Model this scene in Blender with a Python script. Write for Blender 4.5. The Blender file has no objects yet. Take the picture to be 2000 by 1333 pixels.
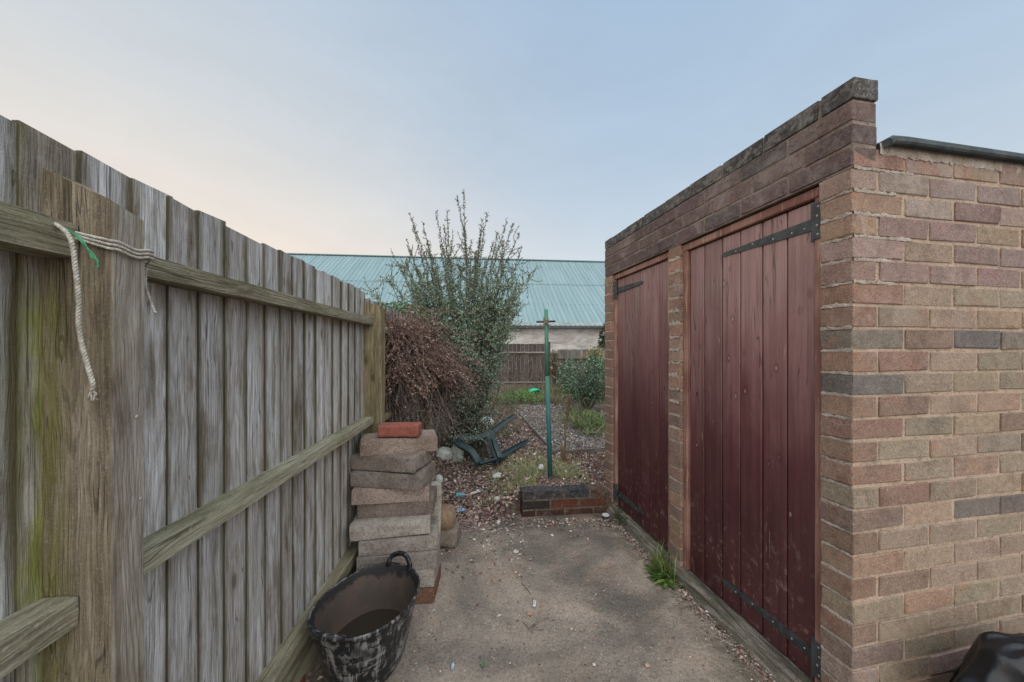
import bpy, bmesh, math, random
import numpy as np
from mathutils import Vector, Matrix, noise, Euler

# ------------------------------------------------------------------ camera, sky, sun, exposure
SC = bpy.context.scene
COL = SC.collection
H = 1.28                       # camera height
FPX = 690.0                    # focal length in pixels of a 2000 px wide frame
HY = 683.0                     # horizon row
cam_d = bpy.data.cameras.new('camera')
cam_d.sensor_width = 36.0
cam_d.lens = 36.0 * FPX / 2000.0
cam_d.shift_y = (HY - 666.5) / 2000.0
cam_d.clip_start = 0.03
cam_d.clip_end = 1000
cam = bpy.data.objects.new('camera', cam_d)
COL.objects.link(cam)
cam.location = (0, 0, H)
cam.rotation_euler = (math.radians(90), 0, 0)
SC.camera = cam

SUN_EL, SUN_AZ = math.radians(48.0), math.radians(172.0)     # high behind the camera: direction of the added fill light
W = bpy.data.worlds.new('World')
SC.world = W
W.use_nodes = True
wn, wl = W.node_tree.nodes, W.node_tree.links
wn.clear()


def _lin(*c):
    return tuple((v / 255 / 12.92) if v / 255 <= 0.04045 else ((v / 255 + 0.055) / 1.055) ** 2.4 for v in c) + (1.0,)


sky = wn.new('ShaderNodeTexSky')
sky.sky_type = 'NISHITA'
sky.sun_disc = False
sky.sun_elevation = SUN_EL
sky.sun_rotation = SUN_AZ
sky.altitude = 50
sky.air_density = 1.0
sky.dust_density = 2.0
sky.ozone_density = 1.5
# thin high cloud and evening glow: a veil whose colour goes from cream (low, towards -X) to blue grey (high)
wtc = wn.new('ShaderNodeTexCoord')
wsep = wn.new('ShaderNodeSeparateXYZ')
wl.new(wtc.outputs['Generated'], wsep.inputs[0])


def _ramp(stops):
    r = wn.new('ShaderNodeValToRGB')
    while len(r.color_ramp.elements) < len(stops):
        r.color_ramp.elements.new(0.5)
    for e, (p_, c_) in zip(r.color_ramp.elements, stops):
        e.position = p_; e.color = _lin(*c_)
    wl.new(wsep.outputs['Z'], r.inputs[0])
    return r


cool = _ramp([(0.0, (228, 217, 205)), (0.10, (211, 209, 206)), (0.22, (191, 200, 206)), (0.42, (168, 185, 201)), (0.70, (152, 174, 197)), (1.0, (144, 167, 191))])
warm = _ramp([(0.0, (246, 216, 184)), (0.13, (236, 213, 190)), (0.30, (216, 207, 196)), (0.50, (193, 197, 199)), (0.70, (172, 184, 196)), (1.0, (146, 170, 196))])
wside = wn.new('ShaderNodeMapRange')
wside.interpolation_type = 'SMOOTHSTEP'
for k_, v_ in zip(('From Min', 'From Max', 'To Min', 'To Max'), (0.35, -0.75, 0.0, 1.0)):
    wside.inputs[k_].default_value = v_
wl.new(wsep.outputs['X'], wside.inputs['Value'])
wmix = wn.new('ShaderNodeMix'); wmix.data_type = 'RGBA'
wl.new(wside.outputs[0], wmix.inputs[0]); wl.new(cool.outputs[0], wmix.inputs[6]); wl.new(warm.outputs[0], wmix.inputs[7])
wmap = wn.new('ShaderNodeMapping'); wmap.inputs['Scale'].default_value = (1.6, 1.6, 5.0)
wl.new(wtc.outputs['Generated'], wmap.inputs['Vector'])
wnz = wn.new('ShaderNodeTexNoise'); wnz.inputs['Scale'].default_value = 1.5; wnz.inputs['Detail'].default_value = 7.0; wnz.inputs['Roughness'].default_value = 0.6; wnz.inputs['Distortion'].default_value = 0.6
wl.new(wmap.outputs[0], wnz.inputs['Vector'])
wcl = wn.new('ShaderNodeMapRange')
for k_, v_ in zip(('From Min', 'From Max', 'To Min', 'To Max'), (0.3, 0.7, 0.965, 1.04)):
    wcl.inputs[k_].default_value = v_
wl.new(wnz.outputs[0], wcl.inputs['Value'])
wsc = wn.new('ShaderNodeVectorMath'); wsc.operation = 'SCALE'
wk = wn.new('ShaderNodeMath'); wk.operation = 'MULTIPLY'; wk.inputs[1].default_value = 8.9
wl.new(wcl.outputs[0], wk.inputs[0]); wl.new(wk.outputs[0], wsc.inputs['Scale'])
wl.new(wmix.outputs[2], wsc.inputs[0])
wm2 = wn.new('ShaderNodeMix'); wm2.data_type = 'RGBA'
wm2.inputs[0].default_value = 0.92
wl.new(sky.outputs[0], wm2.inputs[6]); wl.new(wsc.outputs[0], wm2.inputs[7])
bg = wn.new('ShaderNodeBackground')
bg.inputs['Strength'].default_value = 0.10
wo = wn.new('ShaderNodeOutputWorld')
wl.new(wm2.outputs[2], bg.inputs['Color'])
wl.new(bg.outputs[0], wo.inputs['Surface'])

fill_sun_d = bpy.data.lights.new('fill_sun', 'SUN')
fill_sun_d.energy = 2.0
fill_sun_d.angle = math.radians(100)  # very wide added fill, lifts the walls without brightening the sky
fill_sun_d.color = (1.0, 0.95, 0.88)
fill_sun = bpy.data.objects.new('fill_sun', fill_sun_d)
COL.objects.link(fill_sun)
_sd = Vector((math.sin(SUN_AZ) * math.cos(SUN_EL), math.cos(SUN_AZ) * math.cos(SUN_EL), math.sin(SUN_EL)))
fill_sun.rotation_euler = _sd.to_track_quat('Z', 'Y').to_euler()
fill_sun.location = (-20, 20, 20)

SC.view_settings.view_transform = 'Standard'
SC.view_settings.look = 'None'
SC.view_settings.exposure = 0.54
SC.view_settings.gamma = 1.0
SC.view_settings.use_curve_mapping = False
SC.cycles.max_bounces = 6
SC.cycles.transparent_max_bounces = 12

RND = random.Random(7)
NP = np.random.default_rng(11)


# ------------------------------------------------------------------ helpers
def P(px, py, y):
    """point at depth y seen at pixel (px, py) of the 2000 x 1333 picture (used to measure positions)."""
    return Vector(((px - 1000) / FPX * y, y, H - (py - HY) / FPX * y))


def G(px, py, z=0.0):
    y = (H - z) * FPX / (py - HY)
    return P(px, py, y)


def C(r, g, b, a=1.0):
    f = lambda c: (c / 255 / 12.92) if c / 255 <= 0.04045 else ((c / 255 + 0.055) / 1.055) ** 2.4
    return (f(r), f(g), f(b), a)


def sstep(a, b, x):
    t = min(1, max(0, (x - a) / (b - a)))
    return t * t * (3 - 2 * t)


class MB:
    """collects polygons (with a material index and an optional colour per vertex) into one mesh."""
    def __init__(self):
        self.v, self.f, self.m, self.c = [], [], [], []
        self.smooth = False

    def add(self, vs, fs, mat=0, col=None):
        o = len(self.v)
        self.v.extend([tuple(p) for p in vs])
        self.f.extend([tuple(i + o for i in f) for f in fs])
        self.m.extend([mat] * len(fs))
        if col is not None:
            self.c.extend([col] * len(vs))

    def mesh(self, name, mats, smooth=False):
        me = bpy.data.meshes.new(name)
        me.from_pydata(self.v, [], self.f)
        for m in (mats if isinstance(mats, (list, tuple)) else [mats]):
            me.materials.append(m)
        if any(self.m):
            me.polygons.foreach_set('material_index', self.m)
        if smooth:
            me.polygons.foreach_set('use_smooth', [True] * len(self.f))
        if self.c and len(self.c) == len(self.v):
            ca = me.color_attributes.new('col', 'FLOAT_COLOR', 'POINT')
            ca.data.foreach_set('color', [x for c in self.c for x in c])
        me.update()
        return me

    def build(self, name, mats, parent=None, smooth=False, loc=None):
        return link(name, self.mesh(name, mats, smooth), parent, loc)


def link(name, me, parent=None, loc=None, rot=None):
    o = bpy.data.objects.new(name, me)
    COL.objects.link(o)
    if parent is not None:
        o.parent = parent
    if loc is not None:
        o.location = loc
    if rot is not None:
        o.rotation_euler = rot
    return o


def tag(o, label=None, cat=None, group=None, kind=None):
    if label: o['label'] = label
    if cat: o['category'] = cat
    if group: o['group'] = group
    if kind: o['kind'] = kind
    return o


def empty(name, loc, rz=0.0):
    o = bpy.data.objects.new(name, None)
    o.empty_display_size = 0.1
    COL.objects.link(o)
    o.location = loc
    o.rotation_euler = (0, 0, rz)
    return o


def cbox(mb, lo, hi, b=0.003, jit=0.0, mat=0, col=None, rnd=RND):
    """box with chamfered edges: 44 triangles."""
    lo, hi = Vector(lo), Vector(hi)
    vs, idx = [], {}
    for sx in (0, 1):
        for sy in (0, 1):
            for sz in (0, 1):
                s = (sx, sy, sz)
                base = [hi[k] if s[k] else lo[k] for k in range(3)]
                j = [rnd.uniform(-jit, jit) for _ in range(3)]
                for ax in range(3):
                    p = list(base)
                    for k in range(3):
                        if k != ax:
                            p[k] += (-b if s[k] else b)
                        p[k] += j[k] * (1 if k != ax else 0.4)
                    idx[(s, ax)] = len(vs)
                    vs.append(p)
    fs = []
    for ax in range(3):
        o1, o2 = [(1, 2), (2, 0), (0, 1)][ax]
        for sd in (0, 1):
            q = []
            for a, c in ((0, 0), (1, 0), (1, 1), (0, 1)):
                s = [0, 0, 0]; s[ax] = sd; s[o1] = a; s[o2] = c
                q.append(idx[(tuple(s), ax)])
            fs.append(q if sd else q[::-1])
    for ax in range(3):
        o1, o2 = [(1, 2), (2, 0), (0, 1)][ax]
        for a in (0, 1):
            for c in (0, 1):
                s0 = [0, 0, 0]; s0[o1] = a; s0[o2] = c
                s1 = list(s0); s1[ax] = 1
                s0, s1 = tuple(s0), tuple(s1)
                q = [idx[(s0, o1)], idx[(s1, o1)], idx[(s1, o2)], idx[(s0, o2)]]
                fs.append(q if (a ^ c) else q[::-1])
    for sx in (0, 1):
        for sy in (0, 1):
            for sz in (0, 1):
                s = (sx, sy, sz)
                t = [idx[(s, 0)], idx[(s, 1)], idx[(s, 2)]]
                fs.append(t if (sx ^ sy ^ sz) else t[::-1])
    mb.add(vs, fs, mat, col)


def box(mb, lo, hi, mat=0, col=None):
    x0, y0, z0 = lo; x1, y1, z1 = hi
    vs = [(x0, y0, z0), (x1, y0, z0), (x1, y1, z0), (x0, y1, z0), (x0, y0, z1), (x1, y0, z1), (x1, y1, z1), (x0, y1, z1)]
    fs = [(3, 2, 1, 0), (4, 5, 6, 7), (0, 1, 5, 4), (1, 2, 6, 5), (2, 3, 7, 6), (3, 0, 4, 7)]
    mb.add(vs, fs, mat, col)


def frames(pts):
    pts = [Vector(p) for p in pts]
    n = len(pts)
    T = []
    for i in range(n):
        a = pts[max(0, i - 1)]; c = pts[min(n - 1, i + 1)]
        t = (c - a)
        T.append(t.normalized() if t.length > 1e-9 else Vector((0, 0, 1)))
    u = T[0].orthogonal().normalized()
    out = []
    for i in range(n):
        u = (u - T[i] * u.dot(T[i]))
        u = u.normalized() if u.length > 1e-6 else T[i].orthogonal().normalized()
        out.append((pts[i], T[i], u, T[i].cross(u)))
    return out


def tube(mb, pts, r, k=6, mat=0, col=None, cap=True):
    fr = frames(pts)
    n = len(fr)
    rs = r if isinstance(r, (list, tuple)) else [r] * n
    vs, fs = [], []
    for i, (p, t, u, w) in enumerate(fr):
        for j in range(k):
            a = 2 * math.pi * j / k
            vs.append(p + (u * math.cos(a) + w * math.sin(a)) * rs[i])
    for i in range(n - 1):
        for j in range(k):
            j2 = (j + 1) % k
            fs.append((i * k + j, i * k + j2, (i + 1) * k + j2, (i + 1) * k + j))
    if cap and k > 2:
        fs.append(tuple(range(k))[::-1])
        fs.append(tuple((n - 1) * k + j for j in range(k)))
    mb.add(vs, fs, mat, col)


def sweep(mb, pts, w, h, up=Vector((0, 0, 1)), mat=0, col=None, prof=None):
    """sweeps a flat bar (or the profile prof in width/height units) along points; up may be one vector or one per point."""
    pts = [Vector(p) for p in pts]
    n = len(pts)
    if prof is None:
        prof = [(-.5, -.35), (-.35, -.5), (.35, -.5), (.5, -.35), (.5, .35), (.35, .5), (-.35, .5), (-.5, .35)]
    k = len(prof)
    vs, fs = [], []
    ws = w if isinstance(w, (list, tuple)) else [w] * n
    hs = h if isinstance(h, (list, tuple)) else [h] * n
    for i in range(n):
        t = (pts[min(n - 1, i + 1)] - pts[max(0, i - 1)]).normalized()
        up_i = up[i] if isinstance(up, list) else up
        s = t.cross(up_i).normalized()
        q = s.cross(t).normalized()
        for (a, c) in prof:
            vs.append(pts[i] + s * a * ws[i] + q * c * hs[i])
    for i in range(n - 1):
        for j in range(k):
            j2 = (j + 1) % k
            fs.append((i * k + j, i * k + j2, (i + 1) * k + j2, (i + 1) * k + j))
    fs.append(tuple(range(k))[::-1])
    fs.append(tuple((n - 1) * k + j for j in range(k)))
    mb.add(vs, fs, mat, col)


def spline(pts, n=8):
    pts = [Vector(p) for p in pts]
    out = []
    for i in range(len(pts) - 1):
        p0 = pts[max(0, i - 1)]; p1 = pts[i]; p2 = pts[i + 1]; p3 = pts[min(len(pts) - 1, i + 2)]
        for j in range(n):
            t = j / n
            out.append(0.5 * ((2 * p1) + (p2 - p0) * t + (2 * p0 - 5 * p1 + 4 * p2 - p3) * t * t + (3 * p1 - p0 - 3 * p2 + p3) * t ** 3))
    out.append(pts[-1])
    return out


def rope(mb, pts, r, strands=3, pitch=0.03, k=5, mat=0):
    """twisted rope: helical strands about a path."""
    fr = frames(pts)
    d = 0.0
    L = [[] for _ in range(strands)]
    for i, (p, t, u, w) in enumerate(fr):
        if i: d += (p - fr[i - 1][0]).length
        for s in range(strands):
            a = 2 * math.pi * (d / pitch + s / strands)
            L[s].append(p + (u * math.cos(a) + w * math.sin(a)) * r * 0.5)
    for s in range(strands):
        tube(mb, L[s], r * 0.56, k, mat)


def resample(pts, step):
    pts = [Vector(p) for p in pts]
    out = [pts[0]]
    acc = 0.0
    for a, c in zip(pts, pts[1:]):
        l = (c - a).length
        if l < 1e-9: continue
        d = step - acc
        while d <= l:
            out.append(a.lerp(c, d / l)); d += step
        acc = (acc + l) % step
    out.append(pts[-1])
    return out


def rough_box(size, cuts, amp, seed, rad=0.006, chips=0.0):
    """subdivided box with worn, uneven faces and edges; origin at the lower corner."""
    bm = bmesh.new()
    sx, sy, sz = size
    nx, ny, nz = cuts
    xs = np.linspace(0, 1, nx + 1); ys = np.linspace(0, 1, ny + 1); zs = np.linspace(0, 1, nz + 1)
    cache = {}
    def V(i, j, k):
        key = (i, j, k)
        if key not in cache:
            p = Vector((xs[i] * sx, ys[j] * sy, zs[k] * sz))
            c = Vector((min(max(p.x, rad), sx - rad), min(max(p.y, rad), sy - rad), min(max(p.z, rad), sz - rad)))
            d = p - c
            if d.length > rad:
                p = c + d.normalized() * rad
            q = p * 14 + Vector((seed * 7.3, seed * 3.1, seed))
            p += noise.noise_vector(q) * amp + noise.noise_vector(q * 3.1) * amp * 0.5
            if chips:
                e = d.length > rad * 1.2
                if e:
                    h = noise.noise(q * 0.9 + Vector((3, 9, 4)))
                    if h > 0.12:
                        ctr = Vector((sx / 2, sy / 2, sz / 2))
                        p += (ctr - p).normalized() * chips * min(1, (h - 0.12) * 4)
            cache[key] = bm.verts.new(p)
        return cache[key]
    for i in range(nx):
        for j in range(ny):
            bm.faces.new((V(i, j, 0), V(i, j + 1, 0), V(i + 1, j + 1, 0), V(i + 1, j, 0)))
            bm.faces.new((V(i, j, nz), V(i + 1, j, nz), V(i + 1, j + 1, nz), V(i, j + 1, nz)))
    for i in range(nx):
        for k in range(nz):
            bm.faces.new((V(i, 0, k), V(i + 1, 0, k), V(i + 1, 0, k + 1), V(i, 0, k + 1)))
            bm.faces.new((V(i, ny, k), V(i, ny, k + 1), V(i + 1, ny, k + 1), V(i + 1, ny, k)))
    for j in range(ny):
        for k in range(nz):
            bm.faces.new((V(0, j, k), V(0, j, k + 1), V(0, j + 1, k + 1), V(0, j + 1, k)))
            bm.faces.new((V(nx, j, k), V(nx, j + 1, k), V(nx, j + 1, k + 1), V(nx, j, k + 1)))
    return bm


def bm_obj(name, bm, mat, parent=None, smooth=False, loc=None):
    me = bpy.data.meshes.new(name)
    bm.to_mesh(me); bm.free()
    me.materials.append(mat)
    if smooth:
        me.polygons.foreach_set('use_smooth', [True] * len(me.polygons))
    return link(name, me, parent, loc)


def leaf_mesh(name, mats, pos, along, size, width, cols, parent=None, bend=0.25, loc=None, nrm=None):
    """many small leaves in one mesh: each a folded diamond of two triangles pairs (6 verts, 4 quads/tris)."""
    pos = np.asarray(pos, float); along = np.asarray(along, float)
    n = len(pos)
    along /= np.linalg.norm(along, axis=1, keepdims=True) + 1e-9
    r = NP.normal(size=(n, 3)) if nrm is None else np.asarray(nrm, float) + NP.normal(size=(n, 3)) * 0.35
    if nrm is not None: r = r + NP.normal(size=(n, 3)) * 0.3
    side = np.cross(along, r); side /= np.linalg.norm(side, axis=1, keepdims=True) + 1e-9
    up = np.cross(side, along)
    size = np.asarray(size, float).reshape(-1, 1) * np.ones((n, 1))
    wd = size * width
    v = np.empty((n, 4, 3))
    v[:, 0] = pos
    v[:, 1] = pos + along * size * 0.5 + side * wd * 0.5 + up * size * bend * 0.4
    v[:, 2] = pos + along * size - up * size * bend * 0.3
    v[:, 3] = pos + along * size * 0.5 - side * wd * 0.5 + up * size * bend * 0.4
    me = bpy.data.meshes.new(name)
    me.vertices.add(n * 4)
    me.vertices.foreach_set('co', v.reshape(-1))
    tri = np.array([[0, 1, 2], [0, 2, 3]])
    idx = (np.arange(n)[:, None, None] * 4 + tri[None]).reshape(-1)
    me.loops.add(n * 6)
    me.loops.foreach_set('vertex_index', idx.astype(np.int32))
    me.polygons.add(n * 2)
    me.polygons.foreach_set('loop_start', np.arange(0, n * 6, 3, dtype=np.int32))
    me.materials.append(mats)
    ca = me.color_attributes.new('col', 'FLOAT_COLOR', 'POINT')
    cc = np.ones((n, 4, 4)); cc[:, :, :3] = np.asarray(cols, float)[:, None, :3]
    ca.data.foreach_set('color', cc.reshape(-1))
    me.update(calc_edges=True)
    me.validate()
    return link(name, me, parent, loc)


# ------------------------------------------------------------------ material kit
class Mat:
    def __init__(self, name):
        self.m = bpy.data.materials.new(name)
        self.m.use_nodes = True
        self.t = self.m.node_tree
        self.t.nodes.clear()
        self.out = self.t.nodes.new('ShaderNodeOutputMaterial')
        self.p = self.t.nodes.new('ShaderNodeBsdfPrincipled')
        self.t.links.new(self.p.outputs[0], self.out.inputs['Surface'])
        self._tc = None

    def set(self, sock, v):
        if isinstance(v, bpy.types.NodeSocket):
            self.t.links.new(v, sock)
        else:
            if hasattr(sock, 'default_value'):
                if sock.type == 'RGBA' and not hasattr(v, '__len__'):
                    v = (v, v, v, 1)
                if sock.type == 'RGBA' and len(v) == 3:
                    v = (*v, 1)
                sock.default_value = v

    def n(self, typ, out=0, props=None, **kw):
        nd = self.t.nodes.new(typ)
        for k, v in (props or {}).items():
            setattr(nd, k, v)
        for k, v in kw.items():
            self.set(nd.inputs[k.replace('_', ' ')], v)
        return nd.outputs[out]

    def tc(self, which='Object'):
        if self._tc is None:
            self._tc = self.t.nodes.new('ShaderNodeTexCoord')
        return self._tc.outputs[which]

    def rnd(self):
        return self.n('ShaderNodeObjectInfo', out='Random')

    def vec(self, scale=(1, 1, 1), random_shift=True, which='Object'):
        v = self.tc(which)
        if random_shift:
            off = self.n('ShaderNodeCombineXYZ', X=self.math('MULTIPLY', self.rnd(), 37.0), Y=self.math('MULTIPLY', self.rnd(), 91.0), Z=self.math('MULTIPLY', self.rnd(), 53.0))
            v = self.vm('ADD', v, off)
        return self.n('ShaderNodeMapping', Vector=v, Scale=scale)

    def vm(self, op, a, b):
        nd = self.t.nodes.new('ShaderNodeVectorMath'); nd.operation = op
        self.set(nd.inputs[0], a); self.set(nd.inputs[1], b)
        return nd.outputs[0]

    def math(self, op, a, b=0.0, clamp=False):
        nd = self.t.nodes.new('ShaderNodeMath'); nd.operation = op; nd.use_clamp = clamp
        self.set(nd.inputs[0], a); self.set(nd.inputs[1], b)
        return nd.outputs[0]

    def noise(self, vec, scale=1.0, detail=4.0, rough=0.55, dist=0.0, out=0):
        return self.n('ShaderNodeTexNoise', out=out, Vector=vec, Scale=scale, Detail=detail, Roughness=rough, Distortion=dist)

    def step(self, v, a, b):
        """0 below a, 1 above b"""
        nd = self.t.nodes.new('ShaderNodeMapRange')
        nd.interpolation_type = 'SMOOTHSTEP'
        self.set(nd.inputs['Value'], v)
        nd.inputs['From Min'].default_value = a
        nd.inputs['From Max'].default_value = b
        return nd.outputs[0]

    def remap(self, v, a, b, c, d):
        nd = self.t.nodes.new('ShaderNodeMapRange')
        self.set(nd.inputs['Value'], v)
        for k, x in zip(('From Min', 'From Max', 'To Min', 'To Max'), (a, b, c, d)):
            nd.inputs[k].default_value = x
        return nd.outputs[0]

    def ramp(self, fac, stops, interp='LINEAR'):
        nd = self.t.nodes.new('ShaderNodeValToRGB')
        cr = nd.color_ramp
        cr.interpolation = interp
        while len(cr.elements) < len(stops):
            cr.elements.new(0.5)
        for e, (p, c) in zip(cr.elements, stops):
            e.position = p
            e.color = c if len(c) == 4 else (*c, 1)
        self.set(nd.inputs[0], fac)
        return nd.outputs[0]

    def mix(self, fac, a, b, mode='MIX'):
        nd = self.t.nodes.new('ShaderNodeMix')
        nd.data_type = 'RGBA'; nd.blend_type = mode
        self.set(nd.inputs[0], fac); self.set(nd.inputs[6], a); self.set(nd.inputs[7], b)
        return nd.outputs[2]

    def sep(self, v):
        nd = self.t.nodes.new('ShaderNodeSeparateXYZ')
        self.set(nd.inputs[0], v)
        return nd.outputs

    def bump(self, h, strength=0.5, dist=0.01, normal=None):
        nd = self.t.nodes.new('ShaderNodeBump')
        nd.inputs['Strength'].default_value = strength
        nd.inputs['Distance'].default_value = dist
        self.set(nd.inputs['Height'], h)
        if normal is not None: self.set(nd.inputs['Normal'], normal)
        return nd.outputs[0]

    def done(self, color, rough=0.8, normal=None, spec=0.3, **kw):
        self.set(self.p.inputs['Base Color'], color)
        self.set(self.p.inputs['Roughness'], rough)
        self.set(self.p.inputs['Specular IOR Level'], spec)
        if normal is not None: self.set(self.p.inputs['Normal'], normal)
        for k, v in kw.items():
            self.set(self.p.inputs[k.replace('_', ' ')], v)
        return self.m


def wood(name, stops, axis=2, algae=0.0, algae_col=C(92, 98, 58), edge=False, knots=True, saw=0.3, rough=0.85, bright=(0.8, 1.15), side=None, spots=0.0, bleach=None, fig=0.5, moss=None):
    m = Mat(name)
    def sc(a, l):
        s = [a, a, a]; s[axis] = l
        return tuple(s)
    v = m.vec((1, 1, 1))
    warp = m.noise(m.n('ShaderNodeMapping', Vector=v, Scale=sc(7, 3.0)), 1.0, 3.0, 0.5)
    wo_ = m.math('MULTIPLY', m.math('SUBTRACT', warp, 0.5), 0.035)
    wv = m.vm('ADD', v, m.n('ShaderNodeCombineXYZ', X=wo_, Y=wo_, Z=wo_))
    streak = m.noise(m.n('ShaderNodeMapping', Vector=wv, Scale=sc(30, 1.7)), 1.0, 6.0, 0.66)
    grain = m.noise(m.n('ShaderNodeMapping', Vector=wv, Scale=sc(190, 7.0)), 1.0, 4.0, 0.65)
    patch = m.noise(m.n('ShaderNodeMapping', Vector=v, Scale=sc(13, 4.5)), 1.0, 5.0, 0.65)
    fuzz = m.noise(v, 230.0, 3.0, 0.7)
    t = m.math('ADD', m.math('MULTIPLY', streak, 0.5), m.math('MULTIPLY', patch, 0.5))
    col = m.ramp(m.step(t, 0.30, 0.70), stops)
    hue = m.math('FRACT', m.math('MULTIPLY', m.rnd(), 17.31))
    col = m.mix(m.math('MULTIPLY', m.step(hue, 0.5, 1.0), 0.26), col, m.mix(1.0, col, (0.86, 0.74, 0.62, 1), 'MULTIPLY'))
    # growth-ring figure: contour lines of a stretched noise
    cn = m.noise(m.n('ShaderNodeMapping', Vector=wv, Scale=sc(13, 1.0)), 1.0, 1.0, 0.4)
    ring = m.math('SINE', m.math('MULTIPLY', cn, 95.0))
    ringm = m.math('MULTIPLY', m.step(ring, 0.1, 0.95), m.step(patch, 0.40, 0.62))
    col = m.mix(m.math('MULTIPLY', ringm, fig), col, m.mix(1.0, col, (0.46, 0.42, 0.37, 1), 'MULTIPLY'))
    lines = m.step(grain, 0.34, 0.60)
    col = m.mix(m.math('MULTIPLY', m.math('SUBTRACT', 1.0, lines), 0.55), col, m.mix(1.0, col, (0.42, 0.38, 0.33, 1), 'MULTIPLY'))
    col = m.mix(m.math('MULTIPLY', m.step(fuzz, 0.52, 0.72), 0.22), col, C(206, 208, 210))
    col = m.mix(m.math('MULTIPLY', m.math('SUBTRACT', 1.0, m.step(fuzz, 0.30, 0.44)), 0.22), col, m.mix(1.0, col, (0.4, 0.38, 0.36, 1), 'MULTIPLY'))
    h = m.math('ADD', m.math('ADD', m.math('MULTIPLY', lines, 0.5), m.math('MULTIPLY', fuzz, 0.3)), m.math('SUBTRACT', m.math('MULTIPLY', streak, 0.5), m.math('MULTIPLY', ringm, 0.25)))
    if knots:
        vo = m.n('ShaderNodeTexVoronoi', out=0, Vector=m.n('ShaderNodeMapping', Vector=v, Scale=sc(8.0, 3.4)), Scale=1.0, Randomness=1.0)
        kn = m.math('SUBTRACT', 1.0, m.step(m.math('ADD', vo, m.math('MULTIPLY', m.math('SUBTRACT', fuzz, 0.5), 0.08)), 0.05, 0.12))
        halo = m.math('MULTIPLY', m.math('SUBTRACT', 1.0, m.step(vo, 0.10, 0.24)), 0.35)
        col = m.mix(halo, col, m.mix(1.0, col, (0.62, 0.57, 0.50, 1), 'MULTIPLY'))
        col = m.mix(m.math('MULTIPLY', kn, 0.65), col, C(70, 60, 52))
        h = m.math('SUBTRACT', h, m.math('MULTIPLY', kn, 0.3))
    ck = m.noise(m.n('ShaderNodeMapping', Vector=wv, Scale=sc(34, 0.8)), 1.0, 2.0, 0.5)
    ckm = m.math('MULTIPLY', m.math('SUBTRACT', 1.0, m.step(m.math('ABSOLUTE', m.math('SUBTRACT', ck, 0.5)), 0.003, 0.013)), m.step(patch, 0.46, 0.58))
    col = m.mix(m.math('MULTIPLY', ckm, 0.7), col, C(62, 54, 46))
    h = m.math('SUBTRACT', h, m.math('MULTIPLY', ckm, 0.6))
    if saw:
        sw = m.noise(m.n('ShaderNodeMapping', Vector=v, Scale=sc(9, 260)), 1.0, 3.0, 0.6)
        h = m.math('ADD', h, m.math('MULTIPLY', sw, saw))
        col = m.mix(m.math('MULTIPLY', m.math('MULTIPLY', m.step(sw, 0.5, 0.7), m.step(patch, 0.45, 0.6)), 0.25 * saw), col, C(206, 208, 210))
    if bleach is not None:                                 # the face turned to the weather is silvered
        bx = m.step(m.sep(m.tc())[0], bleach[0], bleach[1])
        grey = m.ramp(m.step(t, 0.32, 0.68), [(0.0, C(94, 84, 72)), (0.5, C(158, 152, 142)), (1.0, C(190, 186, 178))])
        grey = m.mix(m.math('MULTIPLY', m.step(ring, 0.0, 0.9), 0.45), grey, m.mix(1.0, grey, (0.5, 0.46, 0.40, 1), 'MULTIPLY'))
        col = m.mix(m.math('MULTIPLY', bx, 0.85), col, grey)
    if algae:
        an = m.noise(m.n('ShaderNodeMapping', Vector=v, Scale=sc(9, 2.4)), 1.0, 6.0, 0.68)
        f = m.math('MULTIPLY', m.step(an, 0.42, 0.72), algae)
        if edge:
            ly = m.sep(m.tc())[1]
            e1 = m.math('SUBTRACT', 1.0, m.step(ly, 0.0005, 0.016))
            e2 = m.step(ly, 0.074, 0.092)
            f = m.math('ADD', f, m.math('MULTIPLY', m.math('ADD', e1, e2), m.remap(an, 0.25, 0.7, 0.15, 0.95)), True)
        col = m.mix(f, col, algae_col)
    if edge:
        lx = m.sep(m.tc())[1]
        e0 = m.math('SUBTRACT', 1.0, m.step(lx, 0.0006, 0.0016))
        col = m.mix(m.math('MULTIPLY', e0, 0.75), col, C(74, 70, 54))       # shade of the near sawn edge painted in, along with its dirt
    if side is not None:                                   # vivid green strip grown up one damp edge
        xx, yy, zz = m.sep(m.tc())
        s = m.math('SUBTRACT', 1.0, m.step(m.math('ADD', xx, m.math('MULTIPLY', m.math('SUBTRACT', patch, 0.5), 0.06)), side[0], side[1]))
        zn = m.step(m.noise(m.n('ShaderNodeMapping', Vector=v, Scale=(14, 14, 3.0)), 1.0, 5.0, 0.65), 0.40, 0.62)
        col = m.mix(m.math('MULTIPLY', s, m.math('MULTIPLY', zn, 0.62)), col, C(118, 118, 40))
    if moss is not None:                                   # green growth towards the far edge of the board
        ly = m.sep(m.tc())
        wig = m.math('MULTIPLY', m.math('SUBTRACT', m.noise(m.n('ShaderNodeMapping', Vector=v, Scale=(5, 5, 4)), 1.0, 4.0, 0.6), 0.5), 0.09)
        s2 = m.step(m.math('ADD', ly[1], wig), moss[0], moss[1])
        s2 = m.math('MULTIPLY', s2, m.math('SUBTRACT', 1.0, m.step(ly[2], 1.25, 1.36)))
        col = m.mix(m.math('MULTIPLY', s2, 0.72), col, m.mix(m.step(patch, 0.4, 0.6), C(120, 128, 28), C(156, 164, 48)))
    if spots:
        vo = m.n('ShaderNodeTexVoronoi', out=0, Vector=m.n('ShaderNodeMapping', Vector=v, Scale=(46, 46, 46)), Scale=1.0)
        col = m.mix(m.math('MULTIPLY', m.math('SUBTRACT', 1.0, m.step(vo, 0.1, 0.2)), spots), col, C(190, 192, 180))
    br = m.remap(m.rnd(), 0, 1, bright[0], bright[1])
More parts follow.
